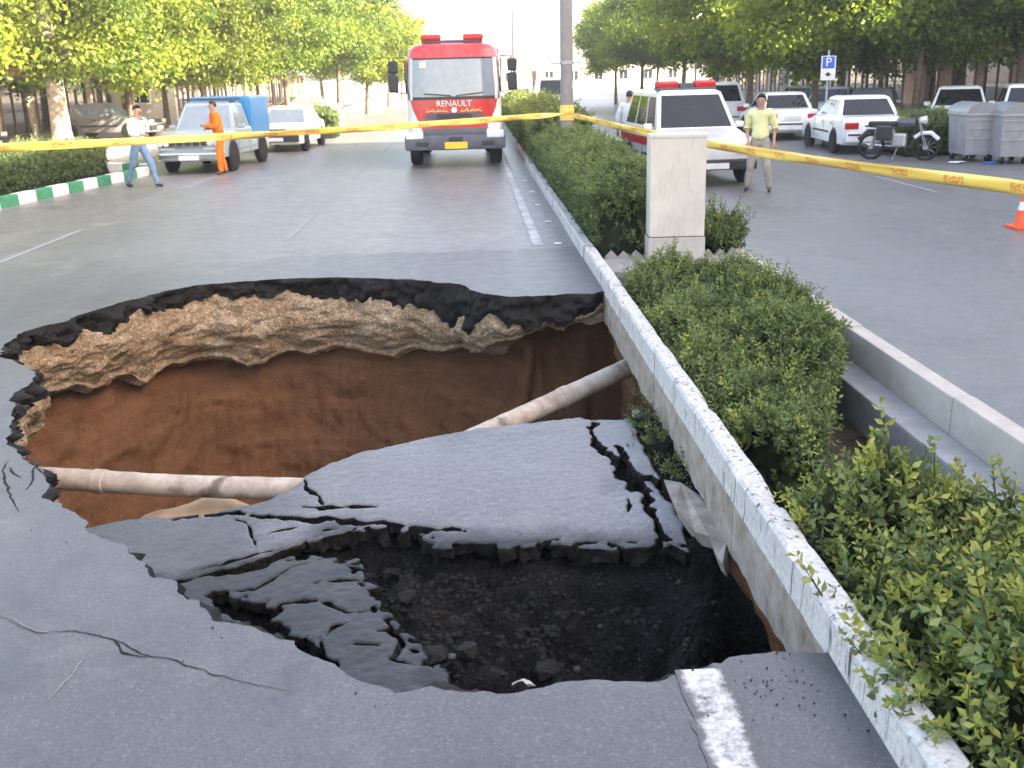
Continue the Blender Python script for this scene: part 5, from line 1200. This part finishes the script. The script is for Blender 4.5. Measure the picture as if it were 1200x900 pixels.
car('saloon_car', 'grey car between the parking sign and the silver car', 'car', (13.4, 39.0, 0), R(-28), 'paint_silver', L=4.2, group='cars in the parking row')
car('van', 'white van beside the far hedge behind the ambulance', 'van', (4.4, 58.0, 0), R(0), 'paint_white', L=4.6, W=1.75, hb=1.0, hr=1.9, gb=(-1.6, 2.15), gt=(-.9, 2.05), wr=.33)
car('saloon_car', 'white car parked far away under the yellow trees', 'car', (-8.8, 54, 0), R(-60), 'paint_white', group='cars far down the sunlit side')
car('saloon_car', 'silver car behind the hedge near the thick pale trunk', 'car', (-15.2, 45, 0), R(80), 'paint_silver', glass='glass_light', group='cars far down the sunlit side')
car('saloon_car', 'dark blue car at the shopfront beyond the hedge', 'car', (-18.0, 36.0, 0), R(80), 'paint_dark', group='cars far down the sunlit side')

# ---- motorcycle
mc = thing('motorcycle', 'dark motorcycle parked sideways in front of the white saloon', 'motorcycle', (10.12, 24.55, 0), R(55))
def mwheel(y):
    m = MB(); n = 26; m.tube([(0, y+.28*math.cos(2*math.pi*k/n), .30+.28*math.sin(2*math.pi*k/n)) for k in range(n+1)], .035, 'rubber', 8, False); w = m.build('wheel', mc, True)
    m = MB(); m.lathe([(.05, -.05), (.05, .05)], 'rim_metal', 10, 'X', (0, y, .30))
    for k in range(12): a = 2*math.pi*k/12; m.tube([(0, y, .30), (0, y+.255*math.cos(a), .30+.255*math.sin(a))], .004, 'chrome', 4)
    m.build('spokes', w)
mwheel(-.62); mwheel(.62)
one('fuel_tank', mc, 'box', (0, -.16, .86), (.24, .44, .22), 'paint_dark', .09, smooth=True); one('seat', mc, 'box', (0, .38, .84), (.25, .66, .10), 'plastic_black', .045, smooth=True)
one('engine', mc, 'box', (0, -.02, .46), (.24, .34, .32), 'rim_metal', .05); one('side_cover', mc, 'box', (0, .32, .62), (.22, .28, .24), 'plastic_black', .05)
m = MB(); m.tube([(0, -.42, .95), (0, -.30, .30), (0, .30, .28), (0, .62, .30)], .022, 'plastic_black', 6); m.tube([(0, -.42, .90), (0, .30, .74), (0, .80, .78)], .022, 'plastic_black', 6); m.build('frame', mc)
for sx in (-1, 1): one('fork', mc, 'tube', [(sx*.07, -.62, .30), (sx*.07, -.42, .98)], .02, 'chrome', 6); one('shock', mc, 'tube', [(sx*.1, .60, .34), (sx*.1, .48, .76)], .025, 'chrome', 6); one('mirror', mc, 'box', (sx*.30, -.38, 1.26), (.10, .03, .07), 'plastic_black', .01)
one('handlebar', mc, 'tube', [(-.36, -.30, 1.06), (-.15, -.40, 1.03), (.15, -.40, 1.03), (.36, -.30, 1.06)], .014, 'plastic_black', 6); one('headlight', mc, 'lathe', [(.02, -.10), (.10, -.08), (.07, .06)], 'lamp_glass', 14, 'Y', (0, -.52, .92))
one('exhaust', mc, 'tube', [(.13, -.1, .36), (.15, .2, .28), (.16, .85, .34)], .035, 'chrome', 8); one('front_fender', mc, 'tube', [(0, -.90, .48), (0, -.72, .63), (0, -.50, .62), (0, -.36, .52)], .05, 'plate_white', 8); one('rear_fender', mc, 'tube', [(0, .45, .66), (0, .72, .66), (0, .93, .46)], .055, 'plastic_black', 8)
one('side_stand', mc, 'tube', [(-.10, .0, .28), (-.24, .06, .0)], .014, 'steel_pole', 6); one('saddlebag', mc, 'box', (-.19, .30, .62), (.14, .36, .34), 'plastic_black', .04)

# ---- bins
def bin_(label, x, y, rz):
    b = thing('waste_bin', label, 'bin', (x, y, 0), rz, 'grey waste containers')
    m = MB(); w0, w1, d0, d1 = .30, .35, .46, .54; m.add([(-w0, -d0, .16), (w0, -d0, .16), (w0, d0, .16), (-w0, d0, .16), (-w1, -d1, 1.06), (w1, -d1, 1.06), (w1, d1, 1.06), (-w1, d1, 1.06)], [[3, 2, 1, 0], [4, 5, 6, 7], [0, 1, 5, 4], [1, 2, 6, 5], [2, 3, 7, 6], [3, 0, 4, 7]], 'galvanised'); m.build('body', b)
    m = MB(); pr = [(-.36, 1.05)]+[(.36*math.cos(math.pi-math.pi*k/12)*1.0, 1.08+.24*math.sin(math.pi*k/12)) for k in range(13)]+[(.36, 1.05)]; m.prism(pr, -.56, .56, 'galvanised_lid', 'Y'); m.build('lid', b, True)
    one('rim_bar', b, 'box', (0, 0, 1.05), (.76, 1.14, .05), 'galvanised', .012)
    for k in (.52, .74, .93): one('rib', b, 'box', (0, -(.46+.08*(k-.16)/.9)-.008, k), (.60, .02, .03), 'galvanised', .006)
    one('notice', b, 'box', (0, -.505, .82), (.26, .012, .05), 'plastic_grey'); one('notice', b, 'box', (.02, -.498, .70), (.10, .012, .06), 'plastic_grey')
    for sx in (-1, 1):
        for sy in (-1, 1):
            c = one('caster', b, 'lathe', [(.02, -.03), (.09, -.03), (.09, .03), (.02, .03)], 'rubber', 14, 'X', (sx*.24, sy*.38, .09)); one('fork', c, 'box', (sx*.24, sy*.38, .16), (.09, .05, .12), 'chrome', .01)
bin_('grey metal wheeled bin next to the clipped hedge block', 11.55, 23.9, R(-3)); bin_('grey metal wheeled bin between two other bins', 12.05, 23.15, R(-8)); bin_('grey metal wheeled bin at the end of the bin row away from the hedge', 12.95, 22.7, R(-6))
for i in range(2):
    o = link('paper_litter', lump('litter', 'plate_white' if i == 0 else 'sign_blue', (.5, .25, .12), 500+i, .4)); o.location = (10.95+.6*i, 23.2-.3*i, .03); tag(o, ['crumpled white litter on the ground by the motorcycle wheel', 'flattened dark blue litter in front of the bins'][i], 'litter')

# ================================================================== PEOPLE
def person(label, loc, rz, J, top, bottom, hgt=1.72, sleeves=True, cap=None):
    """J: joint positions for a figure facing -y; one continuous skinned body with clothing over it"""
    root = thing('person', label, 'person', loc, rz)
    V = []; E = []; Rr = []; tagv = []
    def add(p, r, parent, t_):
        V.append(p); Rr.append(r); tagv.append(t_)
        if parent is not None: E.append((parent, len(V)-1))
        return len(V)-1
    pel = add(J['pel'], (.135, .10), None, 'b'); wa = add(J['waist'], (.125, .095), pel, 't'); ch = add(J['chest'], (.155, .11), wa, 't'); ne = add(J['neck'], (.06, .06), ch, 's'); he0 = add(J['head0'], (.068, .075), ne, 'h'); he = add(J['head'], (.078, .095), he0, 'h'); he2 = add(J['headtop'], (.062, .075), he, 'h')
    for sd in 'LR':
        sh = add(J['sh'+sd], (.062, .062), ch, 't'); el = add(J['el'+sd], (.042, .042), sh, 't'); wr_ = add(J['wr'+sd], (.029, .026), el, 'a'); pa = add(J['ha'+sd], (.036, .018), wr_, 's')
        d = Vector(J['ha'+sd])-Vector(J['wr'+sd]); d.normalize(); sd_v = d.cross(Vector((0, 1, .1))).normalized(); bend = Vector((0, -.35, 0))
        for k, (o_, l_) in enumerate(((-.030, .060), (-.010, .072), (.010, .066), (.030, .050))):
            b0 = Vector(J['ha'+sd])+d*.03+sd_v*o_; f1 = add(tuple(b0+d*l_*.5), (.009, .009), pa, 's'); add(tuple(b0+d*l_*.9+bend*.05), (.008, .008), f1, 's')
        t0 = Vector(J['ha'+sd])-d*.01+sd_v*(.045 if sd == 'L' else -.045); th = add(tuple(t0+Vector((0, -.015, 0))), (.011, .011), pa, 's'); add(tuple(t0+d*.04+Vector((0, -.03, 0))), (.009, .009), th, 's')
        hp = add(J['hip'+sd], (.092, .092), pel, 'b'); kn = add(J['kn'+sd], (.058, .06), hp, 'b'); ank = add(J['an'+sd], (.043, .045), kn, 'b'); hl_ = add(J['heel'+sd], (.040, .036), ank, 'f'); add(J['toe'+sd], (.036, .026), hl_, 'f')
    me = bpy.data.meshes.new('body'); me.from_pydata(V, E, []); ob = bpy.data.objects.new('body', me); COL.objects.link(ob)
    md = ob.modifiers.new('skin', 'SKIN'); md.use_smooth_shade = True; md.branch_smoothing = .3
    for i, sv in enumerate(me.skin_vertices[0].data): sv.radius = Rr[i]; sv.use_root = (i == 0)
    sb = ob.modifiers.new('sub', 'SUBSURF'); sb.levels = 2; sb.render_levels = 2
    bpy.context.view_layer.update(); em = bpy.data.meshes.new_from_object(ob.evaluated_get(bpy.context.evaluated_depsgraph_get())); bpy.data.objects.remove(ob)
    Vn = np.array([v.co[:] for v in em.vertices]); Nn = np.array([v.normal[:] for v in em.vertices]); Fn = [list(p.vertices) for p in em.polygons]
    # region of each face: nearest bone
    cen = np.array([Vn[f].mean(0) for f in Fn]); best = np.full(len(cen), 1e9); reg = np.array(['s']*len(cen), dtype=object)
    for (a, b) in E:
        A, B = np.array(V[a]), np.array(V[b]); e = B-A; t_ = np.clip(((cen-A) @ e)/max(e @ e, 1e-9), 0, 1); dd = np.linalg.norm(cen-A-t_[:, None]*e, axis=1)-.5*(Rr[a][0]*(1-t_)+Rr[b][0]*t_)
        rt_ = np.where(t_ < .45, tagv[a], tagv[b]).astype(object)
        if tagv[b] == 'a': rt_ = np.where(t_ < (.92 if sleeves else .12), 't', 's').astype(object)
        if tagv[b] == 's' and tagv[a] == 't': rt_ = np.where(t_ < .70, 't', 's').astype(object)
        if tagv[a] == 't' and tagv[b] == 't': rt_[:] = 't'
        if tagv[a] == 'b' and tagv[b] == 't': rt_ = np.where(t_ < -.1 if False else t_ < .02, 'b', 't').astype(object)
        if tagv[a] == 'b' and tagv[b] == 'b': rt_[:] = 'b'
        if tagv[a] == 'a': rt_[:] = 's'
        if tagv[b] == 'f' : rt_ = np.where(t_ < .35, 'b' if tagv[a] == 'b' else 'f', 'f').astype(object)
        m = dd < best; best = np.where(m, dd, best); reg = np.where(m, rt_, reg)
    hz = V[he][2]
    reg[(reg == 'h')] = 's'
    mats = ['skin', 'shoe']; em2 = npmesh('body', Vn, Fn, mats, [1 if r == 'f' else 0 for r in reg], smooth=True); link('body', em2, root)
    def cloth(name, key, mat, inf):
        ids_ = [i for i, r in enumerate(reg) if r == key]
        if not ids_: return
        us = sorted({v for i in ids_ for v in Fn[i]}); rm = {v: i for i, v in enumerate(us)}; P_ = Vn[us]+Nn[us]*(inf+.012*fbm(Vn[us]*11, 4, 5)[:, None])
        o = link(name, npmesh(name, P_, [[rm[v] for v in Fn[i]] for i in ids_], [mat], smooth=True), root); s_ = o.modifiers.new('thickness', 'SOLIDIFY'); s_.thickness = .006; s_.offset = -1
    cloth('shirt', 't', top, .028); cloth('trousers', 'b', bottom, .016)
    hc = np.array(V[he]); 
    m = MB(); prof = []
    # hair: a cap over the back and top of the skull
    bm = bmesh.new(); bmesh.ops.create_uvsphere(bm, u_segments=20, v_segments=14, radius=1.0); fw = np.array(J.get('face', (0, -1, 0)))
    Vh = np.array([v.co[:] for v in bm.verts]); Fh = [[v.index for v in f.verts] for f in bm.faces]; bm.free()
    keep = [f for f in Fh if (Vh[f].mean(0)[2] > .62 or (Vh[f].mean(0)[2] > .25 and Vh[f].mean(0) @ fw < .55) or (Vh[f].mean(0) @ fw < .10 and Vh[f].mean(0)[2] > -.45))]
    Vh = Vh*np.array([.084, .098, .100])*(1+.05*fbm(Vh*6, 3, 9)[:, None])+hc+np.array([0, .008, .03])-fw*0
    link('hair' if not cap else 'cap', npmesh('hair', Vh, keep, [cap or 'hair'], smooth=True), root)
    rgt = np.array([fw[1], -fw[0], 0]); fc = hc+fw*.088
    for s_ in (-1, 1):
        m = MB(); m.lathe([(0, -.009), (.009, -.005), (.011, 0), (.009, .005), (0, .009)], 'eye', 8, 'Y', tuple(fc+rgt*s_*.032+np.array([0, 0, .01]))); m.build('eye', root)
        m = MB(); m.box(tuple(hc+rgt*s_*.082+fw*-.005), (.022, .03, .055), 'skin', .009); m.build('ear', root, True)
    m = MB(); m.tube([tuple(fc+np.array([0, 0, .012])), tuple(fc+fw*.020+np.array([0, 0, -.025])), tuple(fc+np.array([0, 0, -.032]))], [.008, .014, .010], 'skin', 6); m.build('nose', root, True)
    m = MB(); m.box(tuple(fc+fw*-.004+np.array([0, 0, -.058])), (.048, .014, .012), 'lip', .005); m.build('mouth', root)
    root.scale = (hgt/1.72,)*3
    return root
def pose(lean=0.0, legL=(0, 0), legR=(0, 0), kneeL=0.0, kneeR=0.0, armL=((.27, 0, 1.10), (.29, -.06, .84)), armR=((-.27, 0, 1.10), (-.29, -.06, .84))):
    """leg: (x, y) of the ankle; joints for a 1.72 m figure"""
    J = dict(pel=(0, 0, .93), waist=(0, -.02-lean*.3, 1.08), chest=(0, -.02-lean*.7, 1.30), neck=(0, -.02-lean, 1.47), head0=(0, -.035-lean, 1.535), head=(0, -.05-lean, 1.60), headtop=(0, -.045-lean, 1.665))
    for sd, sx, lg, kb, arm in (('L', 1, legL, kneeL, armL), ('R', -1, legR, kneeR, armR)):
        J['sh'+sd] = (sx*.175, -.02-lean*.8, 1.40); J['el'+sd] = arm[0]; J['wr'+sd] = arm[1]; e, w = Vector(arm[0]), Vector(arm[1]); J['ha'+sd] = tuple(w+(w-e).normalized()*.075)
        J['hip'+sd] = (sx*.095, 0, .87); ax, ay = sx*.10+lg[0], lg[1]; J['kn'+sd] = ((sx*.095+ax)/2, ay/2-.03-kb, .48); J['an'+sd] = (ax, ay, .10); J['heel'+sd] = (ax, ay+.03, .042); J['toe'+sd] = (ax+sx*.02, ay-.16, .034)
    return J
p = G(168, 219); person('man in white shirt and blue jeans striding at the end of the painted kerb', (p[0], p[1], 0), R(60), pose(.05, (0, -.32), (0, .34), .04, .02, ((.27, .12, 1.12), (.26, .10, .86)), ((-.25, -.10, 1.14), (-.18, -.32, 1.12))), 'cloth_white', 'denim', 1.74)
p = G(262, 204); person('worker in orange coveralls standing beside the blue pickup door', (p[0], p[1], 0), R(-62), pose(.06, (.02, -.08), (-.02, .10), .02, .0, ((.24, -.12, 1.13), (.02, -.30, 1.16)), ((-.24, -.10, 1.12), (-.02, -.28, 1.10))), 'cloth_orange', 'cloth_orange', 1.74)
p = G(888, 224); person('man in pale yellow shirt and khaki trousers standing by the ambulance', (p[0], p[1], 0), R(-22), pose(.0, (.10, -.04), (-.10, .04), .01, .01, ((.245, .04, 1.12), (.25, -.05, .88)), ((-.245, .06, 1.12), (-.20, -.08, .92))), 'cloth_yellow', 'khaki', 1.74, sleeves=False)
p = np.array([atd(737, 25), 25.0]); person('person in white shirt and dark trousers walking behind the ambulance', (p[0], p[1], 0), R(150), pose(.02, (0, -.16), (0, .16), .03, .0), 'cloth_white', 'cloth_dark', 1.74)

# ---- dusty air over the street, lit by the sun
hz = MB(); hz.box((0, 95, 9.5), (140, 250, 24), 'dark_gap'); ho = hz.build('haze'); ho['kind'] = 'stuff'; ho['label'] = 'thin pale dusty haze over the street'
vm = bpy.data.materials.new('haze_air'); vm.use_nodes = True; nt = vm.node_tree; nt.nodes.clear(); vo_ = nt.nodes.new('ShaderNodeOutputMaterial'); pv = nt.nodes.new('ShaderNodeVolumePrincipled')
pv.inputs['Color'].default_value = (1.0, 0.97, 0.92, 1); pv.inputs['Density'].default_value = 0.0012; pv.inputs['Anisotropy'].default_value = 0.3
nt.links.new(pv.outputs[0], vo_.inputs['Volume']); ho.data.materials.clear(); ho.data.materials.append(vm)
